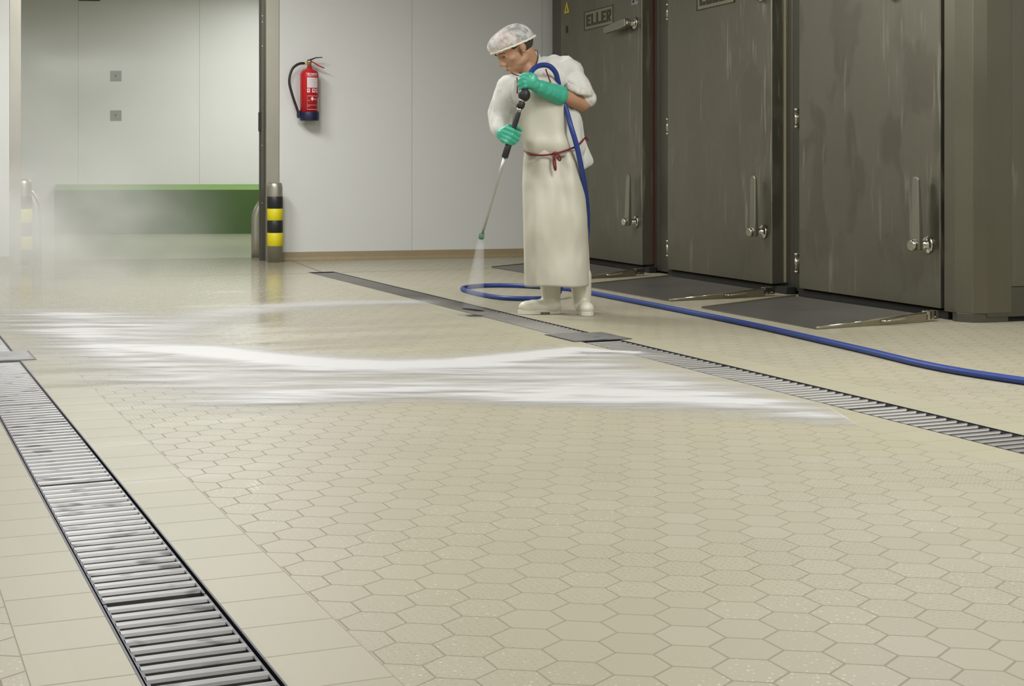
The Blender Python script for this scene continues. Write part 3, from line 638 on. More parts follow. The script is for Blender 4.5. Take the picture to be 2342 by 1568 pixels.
# ------------------------------------------------------------------ foam and water sheet thrown over the tiles
def seg_d(p, pl):
    best = 9; bt = 0
    for i in range(len(pl)-1):
        a = Vector(pl[i]); b = Vector(pl[i+1]); ab = b-a; t = max(0, min(1, (p-a).dot(ab)/ab.dot(ab))); d = (p-(a+ab*t)).length
        if d < best: best = d; bt = (i+t)/(len(pl)-1)
    return best, bt
S1 = [(3.28, 8.88), (2.9, 8.95), (2.45, 8.9), (2.04, 8.65), (1.71, 8.23), (1.44, 7.74), (1.25, 7.15)]
S2 = [(1.1, 7.25), (1.3, 7.02), (1.48, 6.86), (1.69, 6.48), (1.91, 6.2), (2.15, 6.03), (2.45, 5.98), (2.83, 6.10), (3.15, 6.22), (3.36, 6.02)]
REG = [(0.76, 9.3), (1.29, 9.25), (1.71, 8.64), (1.45, 8.0), (1.34, 7.56), (1.25, 7.05), (1.63, 6.40), (2.12, 5.98), (2.77, 6.05), (3.30, 6.36), (3.38, 5.81), (3.34, 5.08), (3.31, 4.30), (3.27, 3.98), (2.97, 4.02), (2.84, 4.31), (2.46, 4.56), (2.36, 4.72), (1.95, 4.97), (1.46, 5.0), (1.04, 5.15), (0.89, 5.79), (0.83, 7.17), (0.66, 8.05)]
def inside(p, poly):
    c = False; n = len(poly)
    for i in range(n):
        x1, y1 = poly[i]; x2, y2 = poly[(i+1) % n]
        if (y1 > p.y) != (y2 > p.y) and p.x < (x2-x1)*(p.y-y1)/(y2-y1)+x1: c = not c
    return c
def sstep(a, b, x): t = max(0, min(1, (x-a)/(b-a))); return t*t*(3-2*t)
def foam_amount(p):
    sd, _ = seg_d(p, REG+[REG[0]]); ins = inside(p, REG); s_ = sd if ins else -sd
    # streak noise, drawn out across the sweep of the jet
    a = p.x*RT.x+p.y*RT.y; b = p.x*FW.x+p.y*FW.y
    q1 = noise.noise(Vector((a*1.6, b*9, 0)))*.5+.5; q2 = noise.noise(Vector((a*4.5, b*26, 3)))*.5+.5; q3 = noise.noise(Vector((a*.8, b*2.2, 7)))*.5+.5
    st = .45*q1+.30*q2+.25*q3
    base = sstep(-.10, .42, s_+(q1-.5)*.3)
    dens = base*(.32+1.0*(st-.36)+.22*sstep(1.9, 2.8, p.x))
    d2, t2 = seg_d(p, S2); wdt = .05+.16*math.sin(PI*min(1, t2*1.05))**.7
    band = math.exp(-(d2/wdt)**2)*sstep(0, .25, t2)
    if p.y < 5.9: pass
    d1, t1 = seg_d(p, S1); b1 = math.exp(-(d1/(.20+.16*t1))**2)*(.66*(1-.3*t1))*(.55+.6*st)
    veil = .24*math.exp(-((p.x-1.05)/.62)**2-((p.y-7.2)/1.75)**2)*(.55+.9*(st-.1)); veil += .20*math.exp(-((p.x-.55)/.9)**2-((p.y-9.0)/.7)**2)*(.5+st)
    low = math.exp(-(seg_d(p, [(1.5, 5.2), (2.0, 5.15), (2.6, 4.75), (2.9, 4.5), (3.2, 4.25)])[0]/.22)**2)*.55*(st*1.7-.2)
    return max(0, min(1, veil+dens+band*(.85+.3*st)+b1+max(0, low)*sstep(-.12, .3, s_)))
mb = MB(); nu, nv = 260, 340; ua, ub, va, vb = -2.9, 1.4, 4.3, 10.4
vs = []; val = []
for j in range(nv+1):
    for i in range(nu+1):
        a = ua+(ub-ua)*i/nu; b = va+(vb-va)*(j/nv)**1.25; P = Vector((RT.x*a+FW.x*b, RT.y*a+FW.y*b)); f_ = foam_amount(P); vs.append((P.x, P.y, .0022+.006*f_)); val.append(f_)
fs = []
for j in range(nv):
    for i in range(nu):
        q = (j*(nu+1)+i, j*(nu+1)+i+1, (j+1)*(nu+1)+i+1, (j+1)*(nu+1)+i)
        if max(val[k] for k in q) > .02: fs.append(q)
used = sorted({k for f in fs for k in f}); ix = {k: n for n, k in enumerate(used)}
mb.add([vs[k] for k in used], [tuple(ix[k] for k in f) for f in fs], True)
fm = NT('foam_water'); at_ = fm.n('ShaderNodeAttribute', attribute_name='thickness'); tv = at_.outputs['Fac']
fv = fm.geo((1.6, 1, 1)); r2 = fm.n('ShaderNodeVectorRotate', rotation_type='Z_AXIS'); r2.inputs['Angle'].default_value = YAW; gg = fm.n('ShaderNodeNewGeometry'); fm.l(gg.outputs['Position'], r2.inputs[0])
mp = fm.n('ShaderNodeMapping'); mp.inputs['Scale'].default_value = (5, 42, 1); fm.l(r2.outputs[0], mp.inputs[0])
fn_ = fm.noise(mp.outputs[0], 1.0, 4, .55)
al = fm.math('MULTIPLY', tv, fm.math('ADD', fm.math('MULTIPLY_ADD', fn_, 1.2, .30), fm.math('MULTIPLY', tv, .35)), clamp=True)
fm.set(Base_Color=lin((189, 187, 184)), Roughness=.55, Alpha=al)
fo = mb.build('water_foam', fm.m, loc=(2.1, 6.5, 0), recalc=False)
at2 = fo.data.attributes.new('thickness', 'FLOAT', 'POINT')
for k, v in zip(range(len(used)), used): at2.data[k].value = val[v]
tag(fo, 'white sheet of foaming water swept in curved streaks over the tiles', 'foam', kind='stuff')
# ------------------------------------------------------------------ mist and jet
def volume_mat(name, dens_fn, colr=(.84, .84, .80, 1)):
    m = NT(name); m.t.nodes.remove(m.b); v = m.n('ShaderNodeVolumePrincipled'); v.inputs['Color'].default_value = colr; v.inputs['Anisotropy'].default_value = 0.
    m.l(v.outputs[0], m.out.inputs['Volume']); m.l(dens_fn(m), v.inputs['Density']); return m.m
def mist_d(m):
    g = m.n('ShaderNodeNewGeometry'); sp = m.n('ShaderNodeSeparateXYZ'); m.l(g.outputs['Position'], sp.inputs[0]); X, Y, Z = sp.outputs
    # drifts away from the point of impact towards the left: thick low on the left, gone at the right post
    side = m.smooth(m.math('SUBTRACT', m.math('MULTIPLY', Y, .20), X), -.55, 1.3)
    hgt = m.smooth(Z, .25, 1.15, 1., .12); near = m.smooth(Y, 7.2, 10.0); far = m.smooth(Y, 12.6, 13.2, 1., .0)
    nz = m.smooth(m.noise(m.geo((1, .55, 1.5)), 1.5, 3, .55), .36, .66, .35, 1.5)
    d = m.math('MULTIPLY', m.math('MULTIPLY', side, hgt), m.math('MULTIPLY', near, m.math('MULTIPLY', far, nz)))
    return m.math('MULTIPLY', d, .42)
mb = MB(); mb.box((-1.6, 7.2, .012), (3.3, 13.2, 1.75))
tag(mb.build('water_mist', volume_mat('drifting_mist', mist_d), loc=(.85, 10.2, .0)), 'pale spray mist drifting over the wet floor towards the left bollard', 'mist', kind='stuff')
NZ = at(1101, 541, 8.62); HIT = Vector(at(1082, 702, 8.62)); HIT.z = .035
NZd = (HIT-NZ).normalized()
def jet_d(m):
    g = m.n('ShaderNodeNewGeometry'); sp = m.n('ShaderNodeSeparateXYZ'); m.l(g.outputs['Position'], sp.inputs[0])
    return m.math('MULTIPLY_ADD', m.noise(m.geo((14, 14, 3)), 1., 2), 2.0, m.smooth(sp.outputs[2], 0., .45, 0., 6.))
mb = MB(); L_ = (HIT-NZ).length; mb.lathe([(.015, .016), (.06, .026), (L_*.5, .042), (L_*.8, .056), (L_, .068)], NZ, NZd, 20)
tag(mb.build('water_jet', volume_mat('jet_spray', jet_d, (.99, .99, .99, 1)), loc=HIT), 'white fan of water shooting from the lance tip down to the tiles', 'water', kind='stuff')
# ------------------------------------------------------------------ the worker
D0 = 8.737
def Q(px, py, d=0.): return at(px, py, D0+d)
pr_ = empty('person', (3.861, 7.867, 0), 'person in white coat, long cream apron, hair net and green gloves spraying the floor', 'person')
# head frame: fwd F, up U, left Lf
yw = math.radians(70); pt = math.radians(36)
Hf = -RT*math.sin(yw)-FW*math.cos(yw); F_ = (Hf*math.cos(pt)-UP*math.sin(pt)).normalized(); U_ = (UP*math.cos(pt)+Hf*math.sin(pt)).normalized(); Lf = U_.cross(F_).normalized()
HC = Q(1178, 112, -.04); HS = 1.17
def H(l, f, u): return HC+(Lf*l+F_*f+U_*u)*HS
HA = (Lf, F_, U_)
def hell(b, c, r, seg=18): b.ell(H(*c), [x*HS for x in r], HA, seg)
# body clay: one continuous figure
b = MB()
hell(b, (0, -.012, .030), (.076, .098, .078), 28); hell(b, (0, .03, -.02), (.063, .066, .082), 24); hell(b, (0, .036, -.070), (.053, .054, .042)); hell(b, (0, .078, -.098), (.024, .02, .019))
b.cap(H(0, .088, .02), H(0, .108, -.024), .009*HS, .0125*HS); hell(b, (.013, .1, -.032), (.009, .011, .008), 12); hell(b, (-.013, .1, -.032), (.009, .011, .008), 12)
for s_ in (1, -1):
    hell(b, (.027*s_, .083, .026), (.026, .013, .009)); hell(b, (.043*s_, .056, -.02), (.021, .024, .02)); hell(b, (.044*s_, .018, -.060), (.017, .044, .024))
    hell(b, (.081*s_, -.010, .003), (.009, .019, .028)); hell(b, (.079*s_, -.003, -.020), (.008, .011, .014)); hell(b, (.030*s_, .082, .006), (.013, .010, .009), 12)
hell(b, (0, .094, -.058), (.021, .011, .006), 14); hell(b, (0, .091, -.069), (.019, .011, .007), 14)
NB = Q(1214, 152, .01)
b.cap(H(0, -.03, -.045), NB, .056*HS, .058); b.cap(H(0, .01, -.06), Q(1208, 160, -.02), .045, .055); b.cap(NB, Q(1240, 190, .03), .058, .09)
# trunk
b.cap(Q(1242, 200, .03), Q(1252, 270, .0), .100, .120); b.cap(Q(1252, 270, 0), Q(1268, 385, .02), .118, .125)
RS = Q(1165, 202, -.05); LS = Q(1302, 168, .05)
b.cap(Q(1168, 204, -.04), Q(1298, 174, .05), .05, .055)
RE_ = Q(1140, 276, -.06); RW = Q(1148, 306, -.22); LE = Q(1332, 236, -.02); LW = Q(1243, 205, -.24)
b.cap(RS, RE_, .055, .045); b.cap(RE_, RW, .043, .031); b.cap(LS, LE, .06, .05); b.cap(LE, LW, .049, .033)
for hx, kx, ax_, ay in ((1243, 1245, 1261, 694), (1296, 1318, 1330, 698)):
    b.cap(Q(hx, 395, .02), Q(kx, 540, .0), .085, .06); b.cap(Q(kx, 540, 0), Q(ax_, ay, .015), .055, .033)
# hands (chains shared with the gloves)
def fingers(b, k, thin=1.):
    # right hand closed round the lance, palm behind and left, fingers crossing in front
    pc = Q(1151, 307, -.27); b.cap(RW, pc, .034*k, .038*k); b.ell(Q(1155, 308, -.285), [.040*k, .036*k, .048*k], (RT, FW, UP), 16)
    for i, (x0, y0, x1, y1, x2, y2) in enumerate(((1157, 293, 1174, 299, 1188, 309), (1153, 302, 1170, 309, 1184, 319), (1150, 311, 1165, 318, 1178, 326), (1148, 318, 1160, 325, 1171, 330))):
        r = (.0135, .0135, .013, .0115)[i]*k; A_ = Q(x0, y0, -.305); B_ = Q(x1, y1, -.352); C_ = Q(x2, y2, -.325)
        b.cap(A_, B_, r*1.15, r, 12); b.cap(B_, C_, r, r*.85, 12)
    A_ = Q(1163, 290, -.27); B_ = Q(1180, 291, -.27); C_ = Q(1192, 297, -.285); b.cap(A_, B_, .016*k, .0135*k, 12); b.cap(B_, C_, .0135*k, .0105*k, 12)
    # left hand seen from its back, gripping the hose end
    b.cap(LW, Q(1222, 193, -.29), .034*k, .038*k); b.ell(Q(1213, 186, -.305), [.044*k, .032*k, .046*k], ((RT*.9-UP*.3).normalized(), FW, (UP*.9+RT*.3).normalized()), 16)
    for i, (x0, y0, x1, y1, x2, y2) in enumerate(((1205, 171, 1193, 175, 1197, 178), (1201, 179, 1189, 184, 1194, 188), (1199, 188, 1188, 194, 1193, 198), (1201, 197, 1191, 203, 1196, 206))):
        r = (.0145, .0145, .014, .012)[i]*k; A_ = Q(x0, y0, -.32); B_ = Q(x1, y1, -.30); C_ = Q(x2, y2, -.25)
        b.cap(A_, B_, r*1.15, r, 12); b.cap(B_, C_, r, r*.85, 12)
    A_ = Q(1220, 174, -.31); B_ = Q(1207, 170, -.30); C_ = Q(1198, 170, -.27); b.cap(A_, B_, .017*k, .014*k, 12); b.cap(B_, C_, .014*k, .011*k, 12)
fingers(b, .82)
body = clay(b, 'body', M['skin'], pr_, .0055, 3)
# face details
for s_ in (1, -1):
    b = MB(); hell(b, (.031*s_, .0865, .0075), (.0125, .0065, .0045), 14); b.build('eye', M['iris'], pr_)
    b = MB(); b.tube([H(.012*s_, .101, .026), H(.028*s_, .099, .033), H(.045*s_, .087, .030), H(.052*s_, .08, .024)], [.002, .0035, .0035, .0015], 8); b.build('eyebrow', M['hair'], pr_)
b = MB(); b.tube([H(-.021, .095, -.0625), H(-.008, .1035, -.062), H(.008, .1035, -.062), H(.021, .095, -.0625)], [.002, .0045, .0045, .002], 8, flat=.7); b.build('mouth', M['lip'], pr_)
b = MB()
hell(b, (0, -.036, .028), (.080, .082, .082), 26); hell(b, (0, -.048, .006), (.066, .056, .042), 22)
for s_ in (1, -1): hell(b, (.068*s_, .022, .030), (.010, .022, .020), 12)
clay(b, 'hair', M['hair'], pr_, .006, 3)
# hair net: gathered dome with elastic rim
def rimp(a):
    l = .091*math.sin(a); f = .126*math.cos(a) if math.cos(a) > 0 else .118*math.cos(a); u = .030*max(0, math.cos(a))+.022
    if math.cos(a) < 0: u = .022-.026*(-math.cos(a))
    return l, f-.008, u
def dome(a, t, k=1.):
    l, f, u = rimp(a); c = max(0., math.cos(t))**.72*(1+.07*math.sin(2*t))
    fold = 1+(.016*math.sin(a*17+1.3*math.sin(a*3))*(.3+.7*math.sin(2*t))+.012*math.sin(a*7+2)*math.sin(2*t))
    c *= fold*k; h = u+(.122-u+.012*math.cos(a)*0)*math.sin(t)**.92
    return H(l*c, (f+.004)*c-.004+.010*math.sin(t), h*(1 if k == 1. else 1.004))
b = MB(); n = 120; rows = 22
vs = [dome(2*PI*i/n, PI/2*j/rows) for j in range(rows+1) for i in range(n)]
b.add(vs, [(j*n+i, j*n+(i+1) % n, (j+1)*n+(i+1) % n, (j+1)*n+i) for j in range(rows) for i in range(n)], True)
hn = b.build('hair_net', M['net'], pr_, sub=0)
b = MB(); rp = []
for i in range(97):
    a = 2*PI*i/96; l, f, u = rimp(a); w_ = 1+.010*math.sin(a*31); rp.append(H(l*w_, f*w_, u+.001*math.sin(a*23)))
b.tube(rp, .0065, 8, cap=False); b.build('elastic', M['elastic'], hn)
for k in range(9):
    a = (.5, 1.0, 1.35, 1.62, 1.9, 2.2, 4.0, 4.8, 5.6)[k]; b = MB()
    b.tube([dome(a+.06*math.sin(q*.45+k), PI/2*(.05+(.78 if k % 2 else .6)*q/9), 1.012) for q in range(10)], [.0006]+[.0009]*8+[.0004], 6); b.build('gather', M['elastic'], hn)
# coat
b = MB()
b.cap(Q(1243, 208, .01), Q(1250, 262, .0), .135, .148, 24); b.cap(Q(1250, 255, 0), Q(1266, 345, .01), .147, .150, 24); b.cap(Q(1292, 270, .02), Q(1300, 335, .02), .095, .10, 20)
b.cap(Q(1266, 345, .01), Q(1277, 380, .02), .15, .155, 24)
b.cap(Q(1169, 199, -.04), Q(1215, 203, -.02), .078, .085, 20); b.cap(Q(1218, 197, -.02), Q(1262, 190, .01), .088, .10, 20); b.cap(Q(1240, 178, .04), Q(1262, 176, .03), .085, .085, 20); b.cap(Q(1250, 182, .03), Q(1292, 164, .045), .085, .09, 20); b.cap(Q(1243, 150, .06), Q(1264, 152, .07), .055, .07); b.cap(Q(1190, 215, -.05), Q(1240, 215, -.03), .10, .11)
b.cap(Q(1264, 165, .04), Q(1300, 170, .05), .08, .09)
b.cap(Q(1167, 202, -.05), Q(1146, 262, -.06), .080, .076, 20); b.cap(Q(1146, 262, -.06), Q(1144, 288, -.12), .072, .060, 20); b.cap(Q(1144, 285, -.12), Q(1147, 297, -.17), .058, .050, 20)
b.cap(Q(1300, 172, .05), Q(1324, 210, .01), .087, .078, 20); b.cap(Q(1324, 210, .01), Q(1334, 222, -.0), .075, .066, 20)
def ck(p): return .7+.6*noise.noise(p*4)
coat = clay(b, 'coat', M['coat'], pr_, .0075, 6, .0145, .085, ck)
# rolled sleeve cuff at the bent elbow
b = MB(); c = Q(1330, 222, -.01); dv = (Q(1346, 246, -.03)-Q(1318, 182, .02)).normalized(); ua_, va_ = ring_axes((Q(1352, 212, -.02)-Q(1303, 196, -.06)).cross(FW).normalized())
cuffpts = []
A0 = Q(1298, 205, -.07); A1 = Q(1353, 222, .0); mid = (A0+A1)/2; ex = (A1-A0)/2; ey = (FW*.075-UP*.012)
for off, rr_ in ((0, .014), (.016, .013)):
    pts = [mid+ex*math.cos(t)*1.02+ey*math.sin(t)+UP*(off+.012*math.cos(t*2)) for t in [2*PI*k/32 for k in range(33)]]
    b.tube(pts, rr_, 10, cap=False)
b.cap(Q(1312, 205, -.01), Q(1345, 226, -.01), .052, .050, 20)
clay(b, 'rolled_cuff', M['cuff'], coat, .006, 3, .004, .03)
# collar
b = MB(); pts = [Q(1212, 124, .12), Q(1229, 120, .05), Q(1232, 140, -.03), Q(1222, 164, -.085), Q(1205, 176, -.115), Q(1188, 178, -.12), Q(1172, 172, -.10)]
sp_ = []
for i in range(len(pts)-1):
    for k in range(6):
        t = k/6; p0, p1, p2, p3 = pts[max(i-1, 0)], pts[i], pts[i+1], pts[min(i+2, len(pts)-1)]
        sp_.append(.5*((2*p1)+(p2-p0)*t+(2*p0-5*p1+4*p2-p3)*t*t+(3*p1-p0-3*p2+p3)*t**3))
sp_.append(pts[-1])
vs = []
for i, p in enumerate(sp_): vs += [p+UP*.012-RT*.004, p-UP*.03+RT*.018, p-UP*.052+RT*.034]
n = len(sp_); b.add(vs, [(3*i+k, 3*i+3+k, 3*i+4+k, 3*i+1+k) for i in range(n-1) for k in (0, 1)], True); b.build('collar', M['coat'], coat, solid=.005)
b = MB(); b.tube([p+UP*.013-RT*.005 for p in sp_], .0035, 8); b.build('collar_piping', M['hair'], coat)
# coat tail hanging out below the waist tie
b = MB(); vs = []
for i, (x0, x1, y, yy) in enumerate(((1318, 1338, 318, 316), (1318, 1345, 340, 338), (1322, 1354, 358, 356), (1326, 1361, 378, 372), (1330, 1350, 392, 380))):
    for k in range(6):
        t = k/5; vs.append(Q(x0+(x1-x0)*t, y+(yy-y)*t, .0+.05*t+.015*math.sin(t*5+i)))
b.add(vs, [(i*6+k, i*6+k+1, (i+1)*6+k+1, (i+1)*6+k) for i in range(4) for k in range(5)], True); b.build('coat_tail', M['coat'], coat, solid=.004, sub=1)
# apron: bib and long skirt
def lerp_tab(tab, y):
    for (y0, *a), (y1, *c_) in zip(tab[:-1], tab[1:]):
        if y <= y1:
            t = (y-y0)/(y1-y0); t = max(0, t); return [u_+(v_-u_)*t for u_, v_ in zip(a, c_)]
    return list(tab[-1][1:])
#        y     xl    xr   depth  edge
TB = [(176, 1186, 1262, .165, -.05, -.09), (200, 1184, 1286, .180, -.05, -.10), (240, 1184, 1291, .185, -.05, -.115), (300, 1189, 1293, .188, -.05, -.125), (340, 1199, 1304, .182, -.06, -.12), (350, 1203, 1306, .176, -.06, -.11)]
TS = [(340, 1202, 1318, .176, .02, .02), (352, 1199, 1324, .184, .02, .02), (372, 1197, 1330, .195, .0, .0), (420, 1195, 1336, .205, -.02, -.02), (500, 1197, 1343, .205, -.04, -.04), (600, 1199, 1345, .20, -.05, -.05), (654, 1200, 1346, .195, -.05, -.05)]
def sheet(tab, ny, nx, foldf, parent, name):
    b = MB(); vs = []; y0 = tab[0][0]; y1 = tab[-1][0]
    for j in range(ny+1):
        y = y0+(y1-y0)*j/ny; xl, xr, dp, el, er = lerp_tab(tab, y)
        for i in range(nx+1):
            t = i/nx; s_ = 2*t-1; ang = s_*PI/2*.93; cxm = (xl+xr)/2; hw = (xr-xl)/2
            x = cxm+hw*math.sin(ang)/math.sin(PI/2*.93); ed = el if s_ < 0 else er; cc = math.cos(ang)**.75; d = -(dp*cc)+ed*(1-cc)
            dd, dx, dy = foldf(t, (y-y0)/(y1-y0), x, y); vs.append(Q(x+dx, y+dy, d-dd))
    b.add(vs, [(j*(nx+1)+i, j*(nx+1)+i+1, (j+1)*(nx+1)+i+1, (j+1)*(nx+1)+i) for j in range(ny) for i in range(nx)], True)
    return b.build(name, M['apron'], parent, solid=.0035)
def skf(t, v, x, y):
    e = math.exp(-v*4)
    f = .012*math.sin(t*19+.6*math.sin(v*3))*e+.010*math.sin(t*8+v*3.5)*(1-v*.3)+.012*noise.noise(Vector((t*3, v*3.5, 1)))+.006*noise.noise(Vector((t*9, v*6, 5)))
    kn = .028*math.exp(-((t-.30)/.2)**2-((v-.62)/.22)**2)-.016*math.exp(-((t-.62)/.08)**2-((v-.45)/.3)**2)
    return (f+kn)*1.5, 0, (2.5*math.sin(t*3.0)+1.2*math.sin(t*11))*v
def bibf(t, v, x, y):
    f = .010*noise.noise(Vector((t*3, v*3, 9)))+.008*math.sin(t*15+v*4)*v**3+.02*math.exp(-((v-.86)/.10)**2)
    return f, 0, (2.5*math.sin((t-.1)*3.1))*v**4*3
apr = sheet(TS, 60, 56, skf, pr_, 'apron')
bib = sheet(TB, 36, 36, bibf, apr, 'bib')
# waist tie with bow, neck cord
def tie(pts, r, name, par=pr_):
    b = MB(); sp = []
    for i in range(len(pts)-1):
        for k in range(5):
            t = k/5; p0, p1, p2, p3 = pts[max(i-1, 0)], pts[i], pts[i+1], pts[min(i+2, len(pts)-1)]
            sp.append(.5*((2*p1)+(p2-p0)*t+(2*p0-5*p1+4*p2-p3)*t*t+(3*p1-p0-3*p2+p3)*t**3))
    sp.append(pts[-1]); b.tube(sp, r, 8); return b.build(name, M['cord'], par)
tie([Q(1200, 344, -.07), Q(1206, 350, -.135), Q(1216, 353.5, -.178), Q(1238, 355, -.203), Q(1262, 352.5, -.205), Q(1285, 347, -.196), Q(1305, 340, -.168), Q(1318, 334, -.13), Q(1330, 324, -.06), Q(1338, 314, .03)], .0055, 'waist_tie')
wt = tie([Q(1270, 351, -.214), Q(1266, 360, -.222), Q(1266, 374, -.220), Q(1269, 388, -.216), Q(1271.5, 386, -.218), Q(1270, 370, -.222), Q(1268, 356, -.22)], .0048, 'bow_loop')
tie([Q(1270, 351, -.214), Q(1277, 353, -.222), Q(1282, 360, -.220), Q(1281, 367, -.216), Q(1277, 365, -.216), Q(1275, 357, -.22)], .0045, 'bow_loop')
b = MB(); b.ell(Q(1270, 351, -.216), [.018, .012, .012], (RT, FW, UP), 12); b.build('bow_knot', M['cord'], pr_)
tie([Q(1337, 314, .05), Q(1342, 316, .04), Q(1345, 321, .035)], .006, 'tie_end')
tie([Q(1182.5, 178, -.13), Q(1183, 196, -.16), Q(1183, 214, -.165)], .004, 'neck_cord'); tie([Q(1248, 158, -.10), Q(1253, 172, -.135), Q(1260, 190, -.165)], .004, 'neck_cord')
# trousers and boots
b = MB()
for hx, kx, ax_ in ((1243, 1243, 1256), (1298, 1318, 1329)): b.cap(Q(hx, 400, .02), Q(kx, 540, .0), .098, .075); b.cap(Q(kx, 540, 0), Q(ax_, 640, .0), .073, .058)
clay(b, 'trousers', M['trouser'], pr_, .012, 3)
def boot(shin, ankle, heel, toe, wdt, name):
    b = MB(); z = Vector((0, 0, 1)); fd = (toe-heel); fd.z = 0; L = fd.length; fd.normalize(); sd = fd.cross(z)
    b.cap(shin, ankle, .066, .056, 20); b.cap(ankle, heel+UP*.045+fd*.03, .050, .042, 18)
    b.cap(heel+fd*.04+UP*.045, toe-fd*.05+UP*.036, .043, .036, 18); b.ell(toe-fd*.062+UP*.042, [.060, wdt, .040], (fd, sd, z), 20); b.ell(toe-fd*.10+UP*.045, [.07, wdt*.95, .042], (fd, sd, z), 20)
    b.cap(ankle-UP*.02+fd*.02, toe-fd*.11+UP*.05, .048, .036, 16)
    o = clay(b, name, M['boot'], pr_, .006, 4)
    for v in o.data.vertices:
        zz = v.co.z+wloc(o).z
        if zz < .006: v.co.z += .006-zz
    s = MB(); n = 28; out = []
    for k in range(n):
        a = 2*PI*k/n; t = (1-math.cos(a))/2; ww = (.036+(wdt-.032)*sstep(.35, .8, t)); out.append(heel-fd*.012+fd*(L+.014)*t+sd*math.sin(a)*ww/max(.35, abs(math.sin(a)))**.45)
    def lay(z0, z1, sel):
        q = [p for p in out if sel((p-heel).dot(fd)/L)]; m = len(q)
        s.add([Vector((p.x, p.y, z0)) for p in q]+[Vector((p.x, p.y, z1)) for p in q], [tuple(range(m))[::-1], tuple(range(m, 2*m))]+[(i, (i+1) % m, m+(i+1) % m, m+i) for i in range(m)])
    lay(.014, .024, lambda t: True); lay(.001, .0145, lambda t: t < .33); lay(.001, .0145, lambda t: t > .42)
    s.build('sole', M['boot'], o, bevel=.002); return o
def GP(px, py):
    d = (FW+RT*((px-PCX)/FOC)-UP*((py-PCY)/FOC)); p = EYE+d*(-EYE.z/d.z); p.z = 0; return p
boot(Q(1257, 630, .01), Q(1261, 690, .01), GP(1279, 717), GP(1185, 718), .046, 'boot')
boot(Q(1328, 630, .0), Q(1331, 692, .03), GP(1330, 712), GP(1344, 723), .047, 'boot')
# gloves
b = MB(); fingers(b, 1.06)
b2 = MB(); 
gl_ = clay(b, 'gloves_tmp', M['glove'], pr_, .0042, 4, .0008, .03)
# split the gauntlet clay into its two gloves
def splitmesh(o, name, keep):
    me = o.data.copy(); bm = bmesh.new(); bm.from_mesh(me); org = wloc(o)
    bmesh.ops.delete(bm, geom=[v for v in bm.verts if not keep(v.co+org)], context='VERTS'); bm.to_mesh(me); bm.free()
    n = bpy.data.objects.new(name, me); COL.objects.link(n); n.parent = o.parent; n.location = o.location; return n
zs = (Q(1200, 250, -.3)).z
splitmesh(gl_, 'glove', lambda p: p.z < zs); gL = splitmesh(gl_, 'glove', lambda p: p.z >= zs); bpy.data.objects.remove(gl_)
b = MB(); b.cap(Q(1232, 199, -.27), Q(1262, 211, -.20), .042, .052, 22); b.cap(Q(1262, 211, -.20), Q(1277, 217, -.16), .052, .060, 22)
g2 = clay(b, 'gauntlet', M['glove'], gL, .005, 5, .0035, .045)
bmg = bmesh.new(); bmg.from_mesh(g2.data); pl = Q(1283, 222, -.14)-wloc(g2); nn = (Q(1290, 223, -.13)-Q(1232, 199, -.27)).normalized()
bmesh.ops.bisect_plane(bmg, geom=bmg.verts[:]+bmg.edges[:]+bmg.faces[:], plane_co=pl, plane_no=nn, clear_outer=True); bmg.to_mesh(g2.data); bmg.free()
md = g2.modifiers.new('t', 'SOLIDIFY'); md.thickness = .003
# ------------------------------------------------------------------ lance and hose
ln = empty('spray_lance', Q(1177, 288, -.31), 'black cleaning lance with thin pale tube held in both green gloves', 'cleaning lance')
la = Q(1201, 207, -.31); lb = Q(1154.5, 359, -.325); ld_ = (lb-la).normalized(); nz = NZ
b = MB(); b.ell(Q(1199, 217, -.31), [.036, .036, .040], (RT, FW, UP), 22); b.build('swivel_ball', M['black'], ln)
b = MB(); b.lathe([(0, .018), (.012, .019), (.02, .016)], la+ld_*.052, ld_, 18); b.build('coupling', M['chrome'], ln)
b = MB(); b.lathe([(0, .015), (.02, .016), (.03, .012)], la+ld_*.103, ld_, 18); b.build('coupling', M['chrome'], ln)
b = MB(); b.lathe([(0, .02), (.004, .024), (.03, .024), (.036, .02)], la+ld_*.07, ld_, 18); b.build('collar', M['black'], ln)
b = MB(); L1 = (lb-la).length; b.lathe([(.125, .013), (.14, .016), (L1*.45, .0165), (L1*.62, .015), (L1-.09, .016), (L1-.085, .0195), (L1, .0195), (L1+.004, .016)], la, ld_, 20); b.build('grip', M['black'], ln)
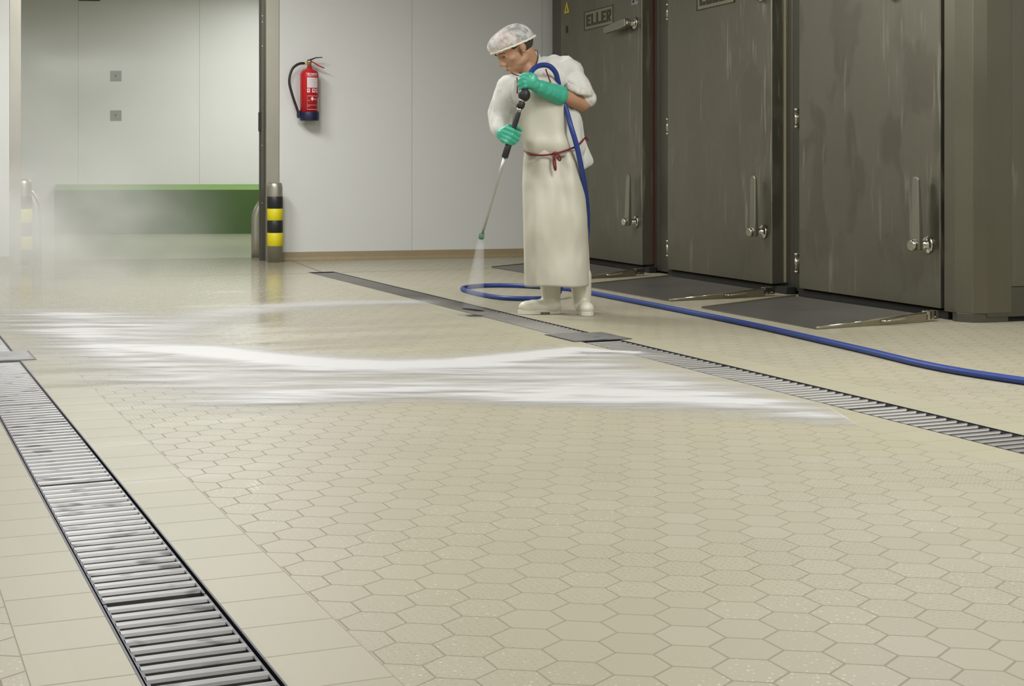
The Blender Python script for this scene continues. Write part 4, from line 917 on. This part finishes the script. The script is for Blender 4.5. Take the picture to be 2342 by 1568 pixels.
b = MB(); b.tube([lb, lb+(nz-lb)*.3, lb+(nz-lb)*.7, nz], [.009, .0085, .008, .0085], 14); b.build('tube', M['lance_tube'], ln)
b = MB(); b.lathe([(-.03, .011), (-.022, .016), (.0, .018), (.012, .015), (.014, .008)], nz, NZd, 18); b.build('nozzle', M['nozzle'], ln)
hp = [Q(1200, 207, -.31), Q(1206, 185, -.31), Q(1212, 170, -.29), Q(1222, 156, -.24), Q(1238, 149, -.19), Q(1256, 151, -.16), Q(1270, 165, -.14), Q(1276, 185, -.12), Q(1282, 212, -.10), Q(1296, 255, -.14), Q(1306, 290, -.185), Q(1318, 330, -.185), Q(1330, 385, -.15), Q(1339, 440, -.08), Q(1343.5, 490, .0), Q(1342, 540, .09), Q(1330, 600, .15), Q(1304, 645, .22)]
fl_ = [(4.13, 9.05), (4.00, 8.85), (3.93, 8.95), (3.90, 9.1), (3.93, 9.45), (4.0, 9.66), (4.2, 9.80), (4.40, 9.74), (4.54, 9.55), (4.66, 9.3), (4.65, 8.84), (4.60, 7.96), (4.52, 6.86), (4.44, 6.2), (4.36, 5.6), (4.29, 5.15), (4.28, 4.85), (4.33, 4.5), (4.42, 4.0), (4.6, 3.2), (5.0, 2.4)]
hp += [Vector((4.40, 8.86, .12)), Vector((4.30, 8.74, .03)), Vector((4.17, 8.69, .0165)), Vector((4.05, 8.70, .0165)), Vector((3.93, 8.82, .0165))]+[Vector((x, y, .0165)) for x, y in fl_[3:]]
sm = []
for i in range(len(hp)-1):
    p0, p1, p2, p3 = hp[max(i-1, 0)], hp[i], hp[i+1], hp[min(i+2, len(hp)-1)]
    for k in range(8):
        t = k/8; sm.append(.5*((2*p1)+(p2-p0)*t+(2*p0-5*p1+4*p2-p3)*t*t+(3*p1-p0-3*p2+p3)*t**3))
sm.append(hp[-1])
b = MB(); b.tube(sm, .0155, 16); tag(b.build('water_hose', M['hose'], loc=(4.5, 7, 0)), 'long blue hose from the lance over the arm and looping across the tiles', 'hose')
